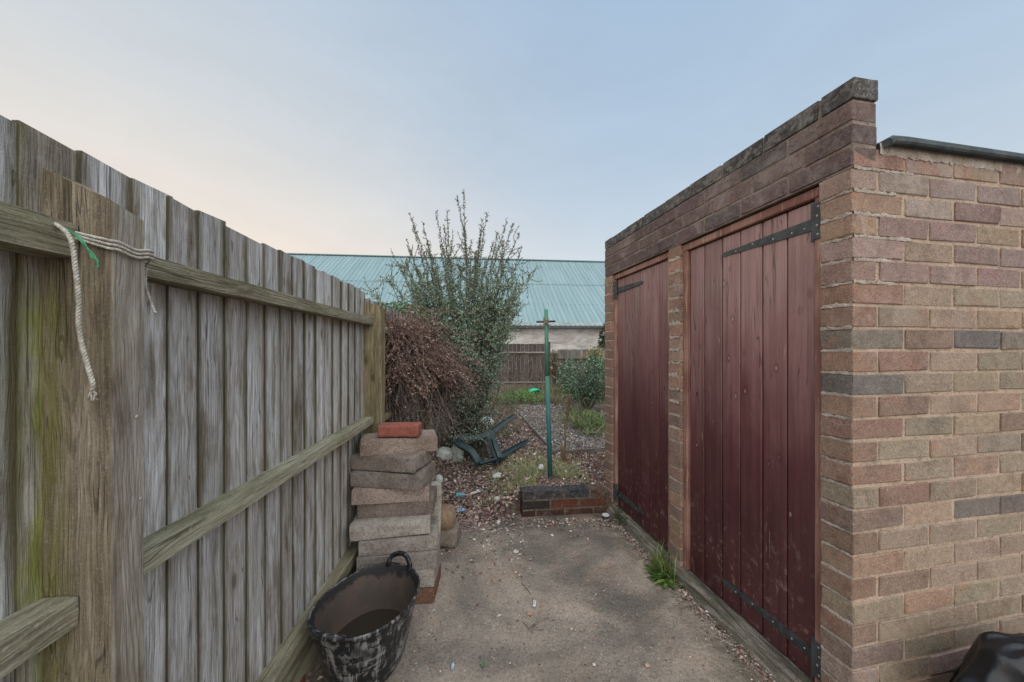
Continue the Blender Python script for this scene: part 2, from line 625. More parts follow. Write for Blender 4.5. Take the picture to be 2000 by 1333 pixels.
    col = m.mix(1.0, col, m.n('ShaderNodeCombineColor', Red=br, Green=br, Blue=m.math('MULTIPLY', br, 1.0)), 'MULTIPLY')
    return m.done(col, rough, m.bump(h, 0.8, 0.004), 0.2)


M = {}
GREY = [(0.0, C(106, 95, 83)), (0.22, C(160, 153, 145)), (0.50, C(206, 205, 204)), (1.0, C(236, 239, 243))]
M['board'] = wood('weathered_board', GREY, algae=0.30, algae_col=C(112, 106, 80), edge=True, bright=(0.78, 1.16))
M['moss_board'] = wood('mossy_board', [(0.0, C(108, 100, 90)), (0.35, C(166, 161, 152)), (1.0, C(214, 215, 214))], algae=0.3, algae_col=C(112, 112, 72), edge=True, moss=(0.004, 0.036))
M['rail'] = wood('weathered_rail', [(0.0, C(84, 80, 62)), (0.45, C(158, 154, 132)), (1.0, C(190, 188, 170))], axis=1, algae=0.35, algae_col=C(136, 140, 98), saw=0.0, bright=(0.9, 1.1), spots=0.3)
M['post'] = wood('weathered_post', [(0.0, C(98, 86, 73)), (0.5, C(148, 135, 116)), (1.0, C(180, 168, 150))], algae=0.22, algae_col=C(122, 116, 70), saw=0.15, bright=(0.98, 1.02), side=(0.016, 0.062), bleach=(0.1085, 0.1125))
M['post_far'] = wood('far_post', [(0.0, C(96, 84, 64)), (0.5, C(146, 134, 104)), (1.0, C(176, 166, 136))], algae=0.4, algae_col=C(104, 104, 62), saw=0.1)
M['brown_board'] = wood('brown_board', [(0.0, C(60, 51, 49)), (0.5, C(88, 76, 73)), (1.0, C(112, 99, 96))], saw=0.0, bright=(0.85, 1.12))
M['grey_board'] = wood('silver_board', [(0.0, C(92, 90, 84)), (0.5, C(140, 138, 132)), (1.0, C(170, 170, 164))], algae=0.3, saw=0.0, bright=(0.8, 1.15))
M['edging'] = wood('edging_wood', [(0.0, C(88, 82, 74)), (0.5, C(142, 136, 128)), (1.0, C(178, 174, 166))], axis=0, saw=0.0)
M['stick'] = wood('stick_bark', [(0.0, C(84, 66, 50)), (0.5, C(134, 112, 90)), (1.0, C(166, 146, 122))], saw=0.0, knots=False)


def brick_mat(name, wear=1.0, lichen=0.0, red=0.35):
    m = Mat(name)
    base = m.n('ShaderNodeObjectInfo', out='Color')
    v = m.vec()
    big = m.noise(v, 9.0, 5.0, 0.62)
    mid = m.noise(v, 46.0, 6.0, 0.72)
    fine = m.noise(v, 300.0, 3.0, 0.7)
    col = m.mix(m.math('MULTIPLY', m.step(big, 0.48, 0.70), 0.6), base, m.mix(1.0, base, (0.64, 0.63, 0.66, 1), 'MULTIPLY'))
    rp = m.step(m.math('ADD', m.noise(v, 6.0, 3.0, 0.6, 0.6), m.math('MULTIPLY', m.math('SUBTRACT', mid, 0.5), 0.3)), 0.56, 0.76)
    col = m.mix(m.math('MULTIPLY', rp, red), col, C(166, 108, 86))
    col = m.mix(m.math('MULTIPLY', m.step(mid, 0.48, 0.70), 0.42 * wear), col, m.mix(1.0, col, (1.55, 1.52, 1.46, 1), 'MULTIPLY'))
    col = m.mix(m.math('MULTIPLY', m.math('SUBTRACT', 1.0, m.step(mid, 0.32, 0.48)), 0.42), col, m.mix(1.0, col, (0.58, 0.56, 0.55, 1), 'MULTIPLY'))
    pit = m.math('SUBTRACT', 1.0, m.step(fine, 0.34, 0.48))
    col = m.mix(m.math('MULTIPLY', pit, 0.6), col, m.mix(1.0, col, (0.42, 0.40, 0.39, 1), 'MULTIPLY'))
    col = m.mix(m.math('MULTIPLY', m.step(fine, 0.58, 0.70), 0.35), col, m.mix(1.0, col, (1.6, 1.58, 1.54, 1), 'MULTIPLY'))
    sand = m.noise(v, 150.0, 6.0, 0.85)
    col = m.mix(m.math('MULTIPLY', m.math('SUBTRACT', 1.0, m.step(sand, 0.40, 0.48)), 0.55), col, m.mix(1.0, col, (0.5, 0.48, 0.47, 1), 'MULTIPLY'))
    col = m.mix(m.math('MULTIPLY', m.step(sand, 0.53, 0.60), 0.45), col, m.mix(1.0, col, (1.55, 1.53, 1.5, 1), 'MULTIPLY'))
    sp = m.math('SUBTRACT', 1.0, m.step(m.n('ShaderNodeTexVoronoi', out=0, Vector=v, Scale=70.0), 0.06, 0.12))
    spm = m.math('MULTIPLY', sp, m.step(m.noise(v, 24.0, 2.0), 0.55, 0.60))
    col = m.mix(m.math('MULTIPLY', spm, 0.8), col, C(214, 208, 198))
    eff = m.step(m.math('ADD', m.noise(v, 11.0, 6.0, 0.7, 0.5), m.math('MULTIPLY', m.math('SUBTRACT', mid, 0.5), 0.25)), 0.58, 0.78)
    col = m.mix(m.math('MULTIPLY', eff, 0.42 * wear), col, C(188, 180, 170))
    gp = m.n('ShaderNodeNewGeometry', out='Position')
    st1 = m.noise(gp, 4.2, 7.0, 0.72, 0.7)
    st2 = m.noise(m.vm('ADD', gp, (5.0, 2.0, 9.0)), 3.0, 7.0, 0.74, 0.5)
    hz = m.step(m.sep(gp)[2], 1.25, 1.75)
    pale = m.math('MULTIPLY', m.step(st1, 0.50, 0.68), m.math('ADD', m.math('MULTIPLY', hz, 0.34), 0.14))
    col = m.mix(m.math('MULTIPLY', pale, wear), col, C(186, 174, 166))
    col = m.mix(m.math('MULTIPLY', m.step(st2, 0.54, 0.70), 0.36), col, m.mix(1.0, col, (0.58, 0.56, 0.55, 1), 'MULTIPLY'))
    if lichen:
        li = m.step(m.noise(v, 34.0, 6.0, 0.78), 0.46, 0.60)
        col = m.mix(m.math('MULTIPLY', li, lichen), col, C(138, 136, 130))
        lk = m.step(m.noise(v, 20.0, 6.0, 0.78, 1.0), 0.52, 0.64)
        col = m.mix(m.math('MULTIPLY', lk, lichen), col, C(60, 57, 57))
    h = m.math('ADD', m.math('MULTIPLY', mid, 1.0), m.math('ADD', m.math('MULTIPLY', fine, 0.5), m.math('MULTIPLY', big, 0.6)))
    return m.done(col, 0.92, m.bump(h, 0.9, 0.008), 0.2)


M['brick'] = brick_mat('fletton_brick')
M['brick_dark'] = brick_mat('dark_weathered_brick', 0.9, 0.34, 0.10)
M['brick_cap'] = brick_mat('lichened_cap_brick', 0.7, 0.85, 0.0)


def mortar_mat(name, c1, c2):
    m = Mat(name)
    v = m.vec(random_shift=False)
    a = m.noise(v, 9.0, 6.0, 0.7)
    f = m.noise(v, 130.0, 4.0, 0.7)
    d = m.noise(m.vm('ADD', v, (3.0, 8.0, 1.0)), 26.0, 6.0, 0.75, 0.4)
    col = m.mix(m.step(a, 0.35, 0.65), c1, c2)
    col = m.mix(m.math('MULTIPLY', m.step(d, 0.52, 0.64), 0.55), col, m.mix(1.0, col, (0.50, 0.46, 0.43, 1), 'MULTIPLY'))
    col = m.mix(m.math('MULTIPLY', m.math('SUBTRACT', 1.0, m.step(d, 0.36, 0.44)), 0.4), col, m.mix(1.0, col, (1.3, 1.3, 1.28, 1), 'MULTIPLY'))
    col = m.mix(m.math('MULTIPLY', m.math('SUBTRACT', 1.0, m.step(f, 0.34, 0.52)), 0.6), col, m.mix(1.0, col, (0.45, 0.42, 0.40, 1), 'MULTIPLY'))
    return m.done(col, 0.95, m.bump(m.math('ADD', f, m.math('ADD', m.math('MULTIPLY', a, 0.5), d)), 1.0, 0.009), 0.15)


M['mortar'] = mortar_mat('sandy_mortar', C(206, 180, 160), C(190, 172, 154))
M['mortar_pale'] = mortar_mat('pale_mortar', C(176, 162, 150), C(204, 194, 184))
M['mortar_dark'] = mortar_mat('dirty_mortar', C(136, 120, 110), C(166, 154, 144))


def paint_mat(name, fade_sheen=1.0):
    m = Mat(name)
    v = m.vec()
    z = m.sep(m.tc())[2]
    streak = m.noise(m.n('ShaderNodeMapping', Vector=v, Scale=(55, 55, 1.6)), 1.0, 5.0, 0.65)
    grain = m.noise(m.n('ShaderNodeMapping', Vector=v, Scale=(150, 150, 2.5)), 1.0, 4.0, 0.6)
    patch = m.noise(m.n('ShaderNodeMapping', Vector=v, Scale=(5, 5, 2)), 1.0, 5.0, 0.65)
    f = m.math('ADD', m.math('MULTIPLY', m.step(z, 0.15, 1.65), 0.78 * fade_sheen), m.math('MULTIPLY', m.math('SUBTRACT', patch, 0.5), 0.7), True)  # paler upwards: real fading plus sky sheen painted into the colour
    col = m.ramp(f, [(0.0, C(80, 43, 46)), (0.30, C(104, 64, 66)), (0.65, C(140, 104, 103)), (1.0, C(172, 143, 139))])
    col = m.mix(m.math('MULTIPLY', m.math('SUBTRACT', 1.0, m.step(streak, 0.34, 0.56)), 0.6), col, m.mix(1.0, col, (0.60, 0.54, 0.53, 1), 'MULTIPLY'))
    col = m.mix(m.math('MULTIPLY', m.step(streak, 0.56, 0.72), 0.35), col, m.mix(1.0, col, (1.5, 1.48, 1.45, 1), 'MULTIPLY'))
    br = m.remap(m.rnd(), 0, 1, 0.85, 1.12)
    col = m.mix(1.0, col, m.n('ShaderNodeCombineColor', Red=br, Green=br, Blue=br), 'MULTIPLY')
    # knots bleeding through the paint: dark ring with a pale eye
    vo = m.n('ShaderNodeTexVoronoi', out=0, Vector=m.n('ShaderNodeMapping', Vector=v, Scale=(13, 13, 6.5)), Scale=1.0, Randomness=1.0)
    ring = m.math('MULTIPLY', m.math('SUBTRACT', 1.0, m.step(vo, 0.11, 0.19)), m.step(vo, 0.05, 0.08))
    eye = m.math('SUBTRACT', 1.0, m.step(vo, 0.045, 0.075))
    col = m.mix(m.math('MULTIPLY', ring, 0.32), col, C(70, 36, 34))
    col = m.mix(m.math('MULTIPLY', eye, 0.55), col, C(190, 164, 154))
    cr = m.noise(m.n('ShaderNodeMapping', Vector=v, Scale=(24, 24, 1.4)), 1.0, 3.0, 0.5, 0.4)
    crm = m.math('MULTIPLY', m.math('SUBTRACT', 1.0, m.step(m.math('ABSOLUTE', m.math('SUBTRACT', cr, 0.5)), 0.004, 0.014)), m.step(patch, 0.48, 0.58))
    col = m.mix(m.math('MULTIPLY', crm, 0.6), col, C(62, 36, 34))
    # chips and scuffs showing pale wood
    ch = m.noise(m.n('ShaderNodeMapping', Vector=v, Scale=(60, 60, 5)), 1.0, 6.0, 0.75, 0.3)
    chm = m.math('MULTIPLY', m.step(ch, 0.62, 0.67), m.step(m.noise(v, 6.0, 3.0), 0.46, 0.60))
    col = m.mix(m.math('MULTIPLY', chm, 0.75), col, C(190, 162, 142))
    col = m.mix(m.math('MULTIPLY', m.math('SUBTRACT', 1.0, m.step(grain, 0.34, 0.5)), 0.35), col, m.mix(1.0, col, (0.62, 0.56, 0.55, 1), 'MULTIPLY'))
    gz = m.n('ShaderNodeNewGeometry', out='Position')
    mud = m.math('MULTIPLY', m.step(m.noise(gz, 26.0, 7.0, 0.78), 0.54, 0.64), m.math('SUBTRACT', 1.0, m.step(m.sep(gz)[2], 0.25, 0.75)))
    col = m.mix(m.math('MULTIPLY', mud, 0.34), col, C(170, 150, 138))
    h = m.math('ADD', m.math('MULTIPLY', grain, 0.35), m.math('SUBTRACT', m.math('MULTIPLY', streak, 0.3), m.math('MULTIPLY', ring, 0.5)))
    ro = m.remap(patch, 0.3, 0.7, 0.34, 0.52)
    return m.done(col, ro, m.bump(h, 0.35, 0.003), 0.5)


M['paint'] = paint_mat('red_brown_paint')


def flaky_mat():
    m = Mat('flaking_red_paint')
    v = m.vec()
    patch = m.noise(v, 5.0, 4.0)
    def fl(axis):
        s = [70, 70, 70]; s[axis] = 3.2
        return m.noise(m.n('ShaderNodeMapping', Vector=v, Scale=tuple(s)), 1.0, 5.0, 0.7)
    a = fl(2)
    col = m.mix(m.step(patch, 0.35, 0.65), C(126, 88, 80), C(156, 120, 108))
    col = m.mix(m.math('MULTIPLY', m.step(a, 0.56, 0.62), 0.85), col, C(186, 152, 130))
    col = m.mix(m.math('MULTIPLY', m.math('SUBTRACT', 1.0, m.step(a, 0.34, 0.42)), 0.6), col, C(84, 46, 40))
    return m.done(col, 0.6, m.bump(a, 0.6, 0.004), 0.35)


M['flaky'] = flaky_mat()


def simple(name, c1, c2, scale=12, rough=0.6, spec=0.4, bump=0.2, c3=None, metal=0.0, detail=5.0, dist=0.004):
    m = Mat(name)
    v = m.vec()
    a = m.noise(v, scale, detail, 0.62)
    col = m.mix(m.step(a, 0.34, 0.66), c1, c2)
    if c3 is not None:
        b = m.noise(v, scale * 2.7, 6.0, 0.7, 0.5)
        col = m.mix(m.step(b, 0.56, 0.68), col, c3)
    return m.done(col, m.remap(a, 0.2, 0.8, rough * 0.8, min(1, rough * 1.2)), m.bump(m.noise(v, scale * 6, 4.0), bump, dist), spec, Metallic=metal)


M['iron'] = simple('black_iron', C(44, 48, 52), C(70, 76, 80), 22, 0.5, 0.5, 0.3, C(84, 70, 60))
M['screw'] = simple('zinc_screw', C(150, 146, 140), C(190, 188, 182), 60, 0.4, 0.5, 0.1)
M['felt'] = simple('roof_felt', C(58, 66, 70), C(84, 92, 96), 18, 0.85, 0.25, 0.6, C(80, 84, 76))
M['dark'] = simple('dark_inside', C(22, 19, 18), C(32, 28, 26), 5, 0.95, 0.1, 0.1)
M['rope'] = simple('worn_rope', C(170, 164, 150), C(212, 208, 198), 90, 0.9, 0.15, 0.6)
M['rope_brown'] = simple('dirty_rope', C(116, 108, 92), C(160, 150, 132), 90, 0.9, 0.15, 0.6)
M['twine'] = simple('green_twine', C(56, 128, 92), C(92, 168, 126), 60, 0.7, 0.3, 0.4)
M['dark_green'] = simple('green_plastic', C(22, 46, 50), C(34, 60, 62), 7, 0.36, 0.5, 0.06, C(74, 92, 90))
M['turquoise'] = simple('turquoise_plastic', C(16, 172, 128), C(30, 190, 146), 9, 0.35, 0.5, 0.03)
def pole_mat():
    m = Mat('weathered_pole_paint')
    v = m.vec()
    z = m.sep(m.tc())[2]
    n1 = m.noise(v, 9.0, 5.0, 0.65)
    n2 = m.noise(m.n('ShaderNodeMapping', Vector=v, Scale=(60, 60, 9)), 1.0, 6.0, 0.7)
    k = m.step(m.math('ADD', z, m.math('MULTIPLY', m.math('SUBTRACT', n1, 0.5), 0.25)), 0.75, 1.15)
    col = m.mix(k, C(52, 108, 112), C(76, 128, 106))
    col = m.mix(m.math('MULTIPLY', m.step(n2, 0.50, 0.66), 0.4), col, C(110, 138, 132))
    col = m.mix(m.math('MULTIPLY', m.step(n2, 0.62, 0.70), 0.6), col, C(110, 84, 66))
    return m.done(col, 0.6, m.bump(n2, 0.3, 0.003), 0.35)


M['pole_paint'] = M['pole_blue'] = pole_mat()
M['bag_black'] = simple('black_bag_film', C(9, 12, 17), C(14, 18, 25), 4, 0.34, 0.45, 0.12, detail=2.0, dist=0.01)
M['bag_clear'] = simple('milky_film', C(200, 208, 200), C(226, 230, 224), 14, 0.35, 0.5, 0.4, C(168, 178, 172))
M['white'] = simple('white_plastic', C(206, 208, 204), C(226, 226, 222), 20, 0.5, 0.4, 0.2, C(170, 168, 160))
M['cyan'] = simple('cyan_wrapper', C(60, 160, 184), C(150, 200, 210), 30, 0.4, 0.5, 0.3, C(214, 220, 220))
M['blue_wrap'] = simple('blue_wrapper', C(96, 136, 178), C(190, 204, 216), 60, 0.4, 0.5, 0.3)
M['leaf_green'] = simple('green_shard', C(70, 104, 74), C(96, 128, 92), 30, 0.5, 0.4, 0.2)
M['gutter'] = simple('dark_gutter', C(62, 64, 64), C(84, 86, 86), 3, 0.6, 0.3, 0.1)
M['red_brick'] = brick_mat('red_clay_brick', 0.9, 0.0, 0.15)


def block_mat():
    m = Mat('concrete_block')
    v = m.vec()
    base = m.n('ShaderNodeObjectInfo', out='Color')
    a = m.noise(v, 6.0, 6.0, 0.65)
    f = m.noise(v, 75.0, 5.0, 0.75)
    ff = m.noise(v, 210.0, 3.0, 0.7)
    g = m.n('ShaderNodeTexVoronoi', out=0, Vector=v, Scale=95.0)
    col = m.mix(m.step(a, 0.32, 0.68), m.mix(1.0, base, (0.78, 0.74, 0.72, 1), 'MULTIPLY'), m.mix(1.0, base, (1.22, 1.22, 1.22, 1), 'MULTIPLY'))
    col = m.mix(m.math('MULTIPLY', m.math('SUBTRACT', 1.0, m.step(f, 0.38, 0.50)), 0.65), col, m.mix(1.0, col, (0.42, 0.40, 0.38, 1), 'MULTIPLY'))
    col = m.mix(m.math('MULTIPLY', m.step(ff, 0.56, 0.68), 0.5), col, m.mix(1.0, col, (1.8, 1.8, 1.8, 1), 'MULTIPLY'))
    col = m.mix(m.math('MULTIPLY', m.math('MULTIPLY', m.math('SUBTRACT', 1.0, m.step(g, 0.14, 0.24)), m.step(f, 0.45, 0.55)), 0.5), col, C(212, 206, 198))
    st = m.step(m.noise(v, 9.0, 5.0, 0.65), 0.56, 0.72)
    col = m.mix(m.math('MULTIPLY', st, 0.22), col, C(140, 112, 96))
    h = m.math('ADD', m.math('ADD', f, m.math('MULTIPLY', ff, 0.5)), m.math('MULTIPLY', g, -0.5))
    return m.done(col, 0.95, m.bump(h, 0.8, 0.005), 0.15)


M['block'] = block_mat()


def concrete_mat():
    m = Mat('worn_concrete')
    v = m.vec(random_shift=False)
    a = m.noise(v, 1.6, 7.0, 0.65, 0.5)
    b = m.noise(m.vm('ADD', v, (7.0, 3.0, 1.0)), 2.6, 7.0, 0.7, 0.6)
    f = m.noise(v, 80.0, 5.0, 0.75)
    ff = m.noise(v, 260.0, 3.0, 0.7)
    mid = m.noise(v, 14.0, 7.0, 0.75, 0.6)
    col = m.ramp(m.step(a, 0.32, 0.68), [(0.0, C(114, 108, 101)), (0.5, C(150, 139, 127)), (1.0, C(182, 167, 151))])
    col = m.mix(m.math('MULTIPLY', m.step(b, 0.50, 0.68), 0.38), col, C(160, 130, 106))
    gd = m.step(m.noise(m.vm('ADD', v, (1.0, 9.0, 4.0)), 2.2, 7.0, 0.7, 0.4), 0.49, 0.62)
    col = m.mix(m.math('MULTIPLY', gd, 0.55), col, C(98, 97, 88))
    xx, yy, zz = m.sep(v)
    # damp green grime beside the fence and at the foot of the plinth
    dl = m.math('SUBTRACT', 1.0, m.step(m.math('ADD', xx, m.math('MULTIPLY', yy, 0.074)), -0.62, -0.30))
    dr = m.step(m.math('ADD', xx, m.math('MULTIPLY', yy, 0.194)), 1.06, 1.24)
    gr = m.math('MULTIPLY', m.math('ADD', dl, dr, True), m.step(mid, 0.40, 0.58))
    col = m.mix(m.math('MULTIPLY', gr, 0.55), col, C(82, 80, 62))
    wl_ = m.step(m.noise(m.vm('ADD', v, (4.0, 2.0, 8.0)), 5.0, 8.0, 0.78, 0.9), 0.59, 0.68)
    col = m.mix(m.math('MULTIPLY', wl_, 0.35), col, C(190, 184, 174))
    col = m.mix(m.math('MULTIPLY', m.step(mid, 0.54, 0.66), 0.35), col, m.mix(1.0, col, (0.60, 0.57, 0.54, 1), 'MULTIPLY'))
    col = m.mix(m.math('MULTIPLY', m.math('SUBTRACT', 1.0, m.step(f, 0.38, 0.50)), 0.6), col, m.mix(1.0, col, (0.42, 0.39, 0.37, 1), 'MULTIPLY'))
    col = m.mix(m.math('MULTIPLY', m.step(f, 0.54, 0.64), 0.4), col, m.mix(1.0, col, (1.5, 1.46, 1.42, 1), 'MULTIPLY'))
    col = m.mix(m.math('MULTIPLY', m.step(ff, 0.58, 0.68), 0.4), col, C(196, 184, 170))
    vo = m.n('ShaderNodeTexVoronoi', out=0, Vector=v, Scale=55.0)
    col = m.mix(m.math('MULTIPLY', m.math('SUBTRACT', 1.0, m.step(vo, 0.10, 0.18)), 0.5), col, C(66, 58, 52))
    vo2 = m.n('ShaderNodeTexVoronoi', out=0, Vector=m.vm('ADD', v, (3.0, 3.0, 0.0)), Scale=38.0)
    col = m.mix(m.math('MULTIPLY', m.math('SUBTRACT', 1.0, m.step(vo2, 0.07, 0.13)), 0.6), col, C(206, 190, 172))
    h = m.math('ADD', m.math('MULTIPLY', f, 0.8), m.math('ADD', m.math('MULTIPLY', ff, 0.35), m.math('ADD', m.math('MULTIPLY', a, 1.5), mid)))
    return m.done(col, 0.9, m.bump(h, 0.8, 0.007), 0.25)


M['concrete'] = concrete_mat()


def plinth_mat():
    m = Mat('mossy_plinth')
    v = m.vec(random_shift=False)
    a = m.noise(v, 10.0, 6.0, 0.7)
    s = m.noise(m.n('ShaderNodeMapping', Vector=v, Scale=(60, 5, 60)), 1.0, 5.0, 0.7)
    f = m.noise(v, 160.0, 4.0, 0.7)
    col = m.ramp(m.step(s, 0.3, 0.7), [(0.0, C(70, 66, 58)), (0.5, C(116, 110, 99)), (1.0, C(160, 152, 140))])
    col = m.mix(m.math('MULTIPLY', m.step(a, 0.46, 0.62), 0.5), col, C(86, 86, 62))
    col = m.mix(m.math('MULTIPLY', m.math('SUBTRACT', 1.0, m.step(f, 0.36, 0.5)), 0.5), col, C(54, 50, 44))
    return m.done(col, 0.95, m.bump(m.math('ADD', s, f), 0.8, 0.006), 0.15)


M['plinth'] = plinth_mat()


def soil_mat():
    m = Mat('leafy_soil')
    v = m.vec(random_shift=False)
    a = m.noise(v, 3.0, 6.0, 0.65)
    f = m.noise(v, 45.0, 6.0, 0.75)
    vo = m.n('ShaderNodeTexVoronoi', out=1, Vector=v, Scale=42.0)
    col = m.ramp(m.step(f, 0.3, 0.7), [(0.0, C(62, 54, 49)), (0.5, C(108, 94, 86)), (1.0, C(148, 130, 118))])
    col = m.mix(0.25, col, m.mix(1.0, vo, C(176, 146, 130), 'MULTIPLY'))
    col = m.mix(m.math('MULTIPLY', m.step(a, 0.52, 0.66), 0.4), col, C(78, 84, 52))
    return m.done(col, 0.95, m.bump(m.math('ADD', f, a), 1.0, 0.03), 0.15)


M['soil'] = soil_mat()


def leafy(name, transl=0.3, rough=0.55, spec=0.3):
    m = Mat(name)
    at = m.n('ShaderNodeAttribute', props={'attribute_name': 'col'})
    v = m.tc()
    n_ = m.noise(v, 60.0, 2.0)
    col = m.mix(m.math('MULTIPLY', m.step(n_, 0.4, 0.7), 0.3), at, m.mix(1.0, at, (0.6, 0.6, 0.55, 1), 'MULTIPLY'))
    m.done(col, rough, None, spec)
    if transl:
        tr = m.t.nodes.new('ShaderNodeBsdfTranslucent')
        m.set(tr.inputs['Color'], col)
        mx = m.t.nodes.new('ShaderNodeMixShader')
        mx.inputs[0].default_value = transl
        m.t.links.new(m.p.outputs[0], mx.inputs[1]); m.t.links.new(tr.outputs[0], mx.inputs[2])
        m.t.links.new(mx.outputs[0], m.out.inputs['Surface'])
    return m.m


M['leaves'] = leafy('leaf_colours', 0.4)
M['dry'] = leafy('dry_litter', 0.1, 0.85, 0.15)
M['twig'] = simple('twig_bark', C(70, 56, 50), C(112, 96, 86), 30, 0.9, 0.15, 0.4)
M['twig_grey'] = simple('grey_twig_bark', C(86, 76, 70), C(140, 128, 118), 30, 0.9, 0.15, 0.4)


def roof_mat():
    m = Mat('teal_sheet_roof')
    v = m.vec(random_shift=False)
    a = m.noise(v, 0.35, 5.0, 0.6)
    s = m.noise(m.n('ShaderNodeMapping', Vector=v, Scale=(4.0, 0.25, 0.25)), 1.0, 5.0, 0.65)
    col = m.mix(m.step(s, 0.3, 0.7), C(124, 149, 153), C(140, 163, 167))
    col = m.mix(m.math('MULTIPLY', m.step(a, 0.5, 0.7), 0.35), col, C(126, 146, 149))
    w2 = m.noise(m.n('ShaderNodeMapping', Vector=v, Scale=(3.0, 0.5, 0.5)), 1.0, 6.0, 0.75)
    col = m.mix(m.math('MULTIPLY', m.step(w2, 0.58, 0.72), 0.35), col, C(176, 184, 180))
    rs = m.math('MULTIPLY', m.step(m.noise(m.n('ShaderNodeMapping', Vector=v, Scale=(7.0, 0.35, 0.35)), 1.0, 6.0, 0.75), 0.60, 0.70), m.step(a, 0.46, 0.6))
    col = m.mix(m.math('MULTIPLY', rs, 0.35), col, C(112, 118, 112))
    return m.done(col, 0.6, None, 0.35)


M['roof'] = roof_mat()
M['roof_dark'] = simple('roof_fixing', C(92, 128, 130), C(104, 140, 142), 3, 0.6, 0.3, 0.0)


def render_wall_mat():
    m = Mat('dirty_white_wall')
    v = m.vec(random_shift=False)
    a = m.noise(m.n('ShaderNodeMapping', Vector=v, Scale=(0.8, 0.8, 2.2)), 1.0, 7.0, 0.7, 0.8)
    b = m.noise(v, 4.0, 6.0, 0.7)
    s = m.noise(m.n('ShaderNodeMapping', Vector=v, Scale=(3.0, 3.0, 0.3)), 1.0, 5.0, 0.7)
    col = m.ramp(m.step(a, 0.3, 0.7), [(0.0, C(136, 132, 126)), (0.5, C(174, 172, 168)), (1.0, C(196, 195, 192))])
    col = m.mix(m.math('MULTIPLY', m.step(s, 0.54, 0.72), 0.4), col, C(150, 136, 112))
    col = m.mix(m.math('MULTIPLY', m.step(b, 0.60, 0.72), 0.4), col, C(130, 126, 118))
    return m.done(col, 0.9, m.bump(b, 0.5, 0.02), 0.2)


M['far_wall'] = render_wall_mat()


def tub_mat():
    m = Mat('tub_rubber_with_dried_plaster')
    v = m.vec(random_shift=False)
    a = m.noise(m.n('ShaderNodeMapping', Vector=v, Scale=(26, 26, 7)), 1.0, 7.0, 0.75, 0.6)
    b = m.noise(m.n('ShaderNodeMapping', Vector=v, Scale=(9, 9, 60)), 1.0, 6.0, 0.7, 0.3)
    c = m.noise(v, 7.0, 4.0)
    f = m.math('MULTIPLY', m.step(m.math('ADD', m.math('MULTIPLY', a, 0.7), m.math('MULTIPLY', b, 0.3)), 0.49, 0.57), m.step(c, 0.32, 0.52))
    col = m.mix(m.math('MULTIPLY', f, 0.8), C(27, 29, 34), C(150, 147, 144))
    return m.done(col, m.remap(f, 0, 1, 0.38, 0.9), m.bump(m.math('ADD', a, f), 0.5, 0.004), 0.45)


M['tub'] = tub_mat()


def tub_in_mat():
    m = Mat('muddy_tub_inside')
    v = m.vec(random_shift=False)
    a = m.noise(v, 12.0, 7.0, 0.72, 0.6)
    b = m.noise(v, 6.0, 5.0, 0.6)
    col = m.mix(m.step(b, 0.35, 0.65), C(82, 75, 69), C(100, 84, 75))
    zz = m.sep(m.tc())[2]
    top = m.step(m.math('ADD', zz, m.math('MULTIPLY', m.math('SUBTRACT', a, 0.5), 0.16)), 0.226, 0.25)
    col = m.mix(m.math('MULTIPLY', top, 0.85), col, C(36, 38, 42))
    col = m.mix(m.step(a, 0.62, 0.68), col, C(34, 34, 36))
    return m.done(col, 0.75, m.bump(a, 0.4, 0.004), 0.3)


M['tub_in'] = tub_in_mat()
_w = Mat('muddy_water')
M['water'] = _w.done(C(54, 49, 43), 0.04, None, 0.5)


# ------------------------------------------------------------------ ground
BED = [(0.48, 3.86), (0.02, 7.2), (0.75, 7.45), (1.75, 7.3), (1.45, 4.05)]


def in_poly(x, y, poly):
    ins = False
    for (x0, y0), (x1, y1) in zip(poly, poly[1:] + poly[:1]):
        if (y0 > y) != (y1 > y) and x < (x1 - x0) * (y - y0) / (y1 - y0) + x0:
            ins = not ins
    return ins


def soil_z(x, y):
    w = noise.noise(Vector((x * 1.7, y * 1.7, 0))) * 0.018 + noise.noise(Vector((x * 5, y * 5, 3))) * 0.008
    base = -0.035 + 0.035 * sstep(2.15, 2.75, y) + 0.028 * max(0.0, min(y, 6.5) - 2.75)
    raised = sstep(-0.28, 0.12, x) * sstep(2.74, 2.78, y) * (0.135 + 0.0 * x)
    raised *= (1 - 0.35 * sstep(3.6, 5.0, y))
    z = max(base, base * 0.3 + raised) if y > 2.7 else base
    if x > 0.03 and y < 2.79 and x < 1.2:
        return -0.05
    if y < 2.5:
        w *= 0.25
    mound = 0.10 * sstep(-0.68, -0.95, x) * sstep(2.4, 3.2, y)
    return z + w + mound if y < 14 else 0.12


def ground():
    xs = np.concatenate([[-250, -120, -60, -30, -15, -8, -4, -2.5], np.arange(-1.8, 3.6, 0.05), [4, 5, 7, 10, 16, 30, 60, 120, 250]])
    ys = np.concatenate([[-60, -20, -8, -4, -2, -1, 0, 0.7, 1.3, 1.7], np.arange(2.0, 12.4, 0.06), [13, 15, 18, 24, 40, 80, 160, 300]])
    vs = [(x, y, soil_z(x, y)) for y in ys for x in xs]
    nx = len(xs)
    fs = [(j * nx + i, j * nx + i + 1, (j + 1) * nx + i + 1, (j + 1) * nx + i) for j in range(len(ys) - 1) for i in range(nx - 1)]
    mb = MB(); mb.add(vs, fs)
    tag(mb.build('ground', M['soil'], smooth=True), 'brown leafy soil of the garden beyond the concrete', kind='structure')


ground()


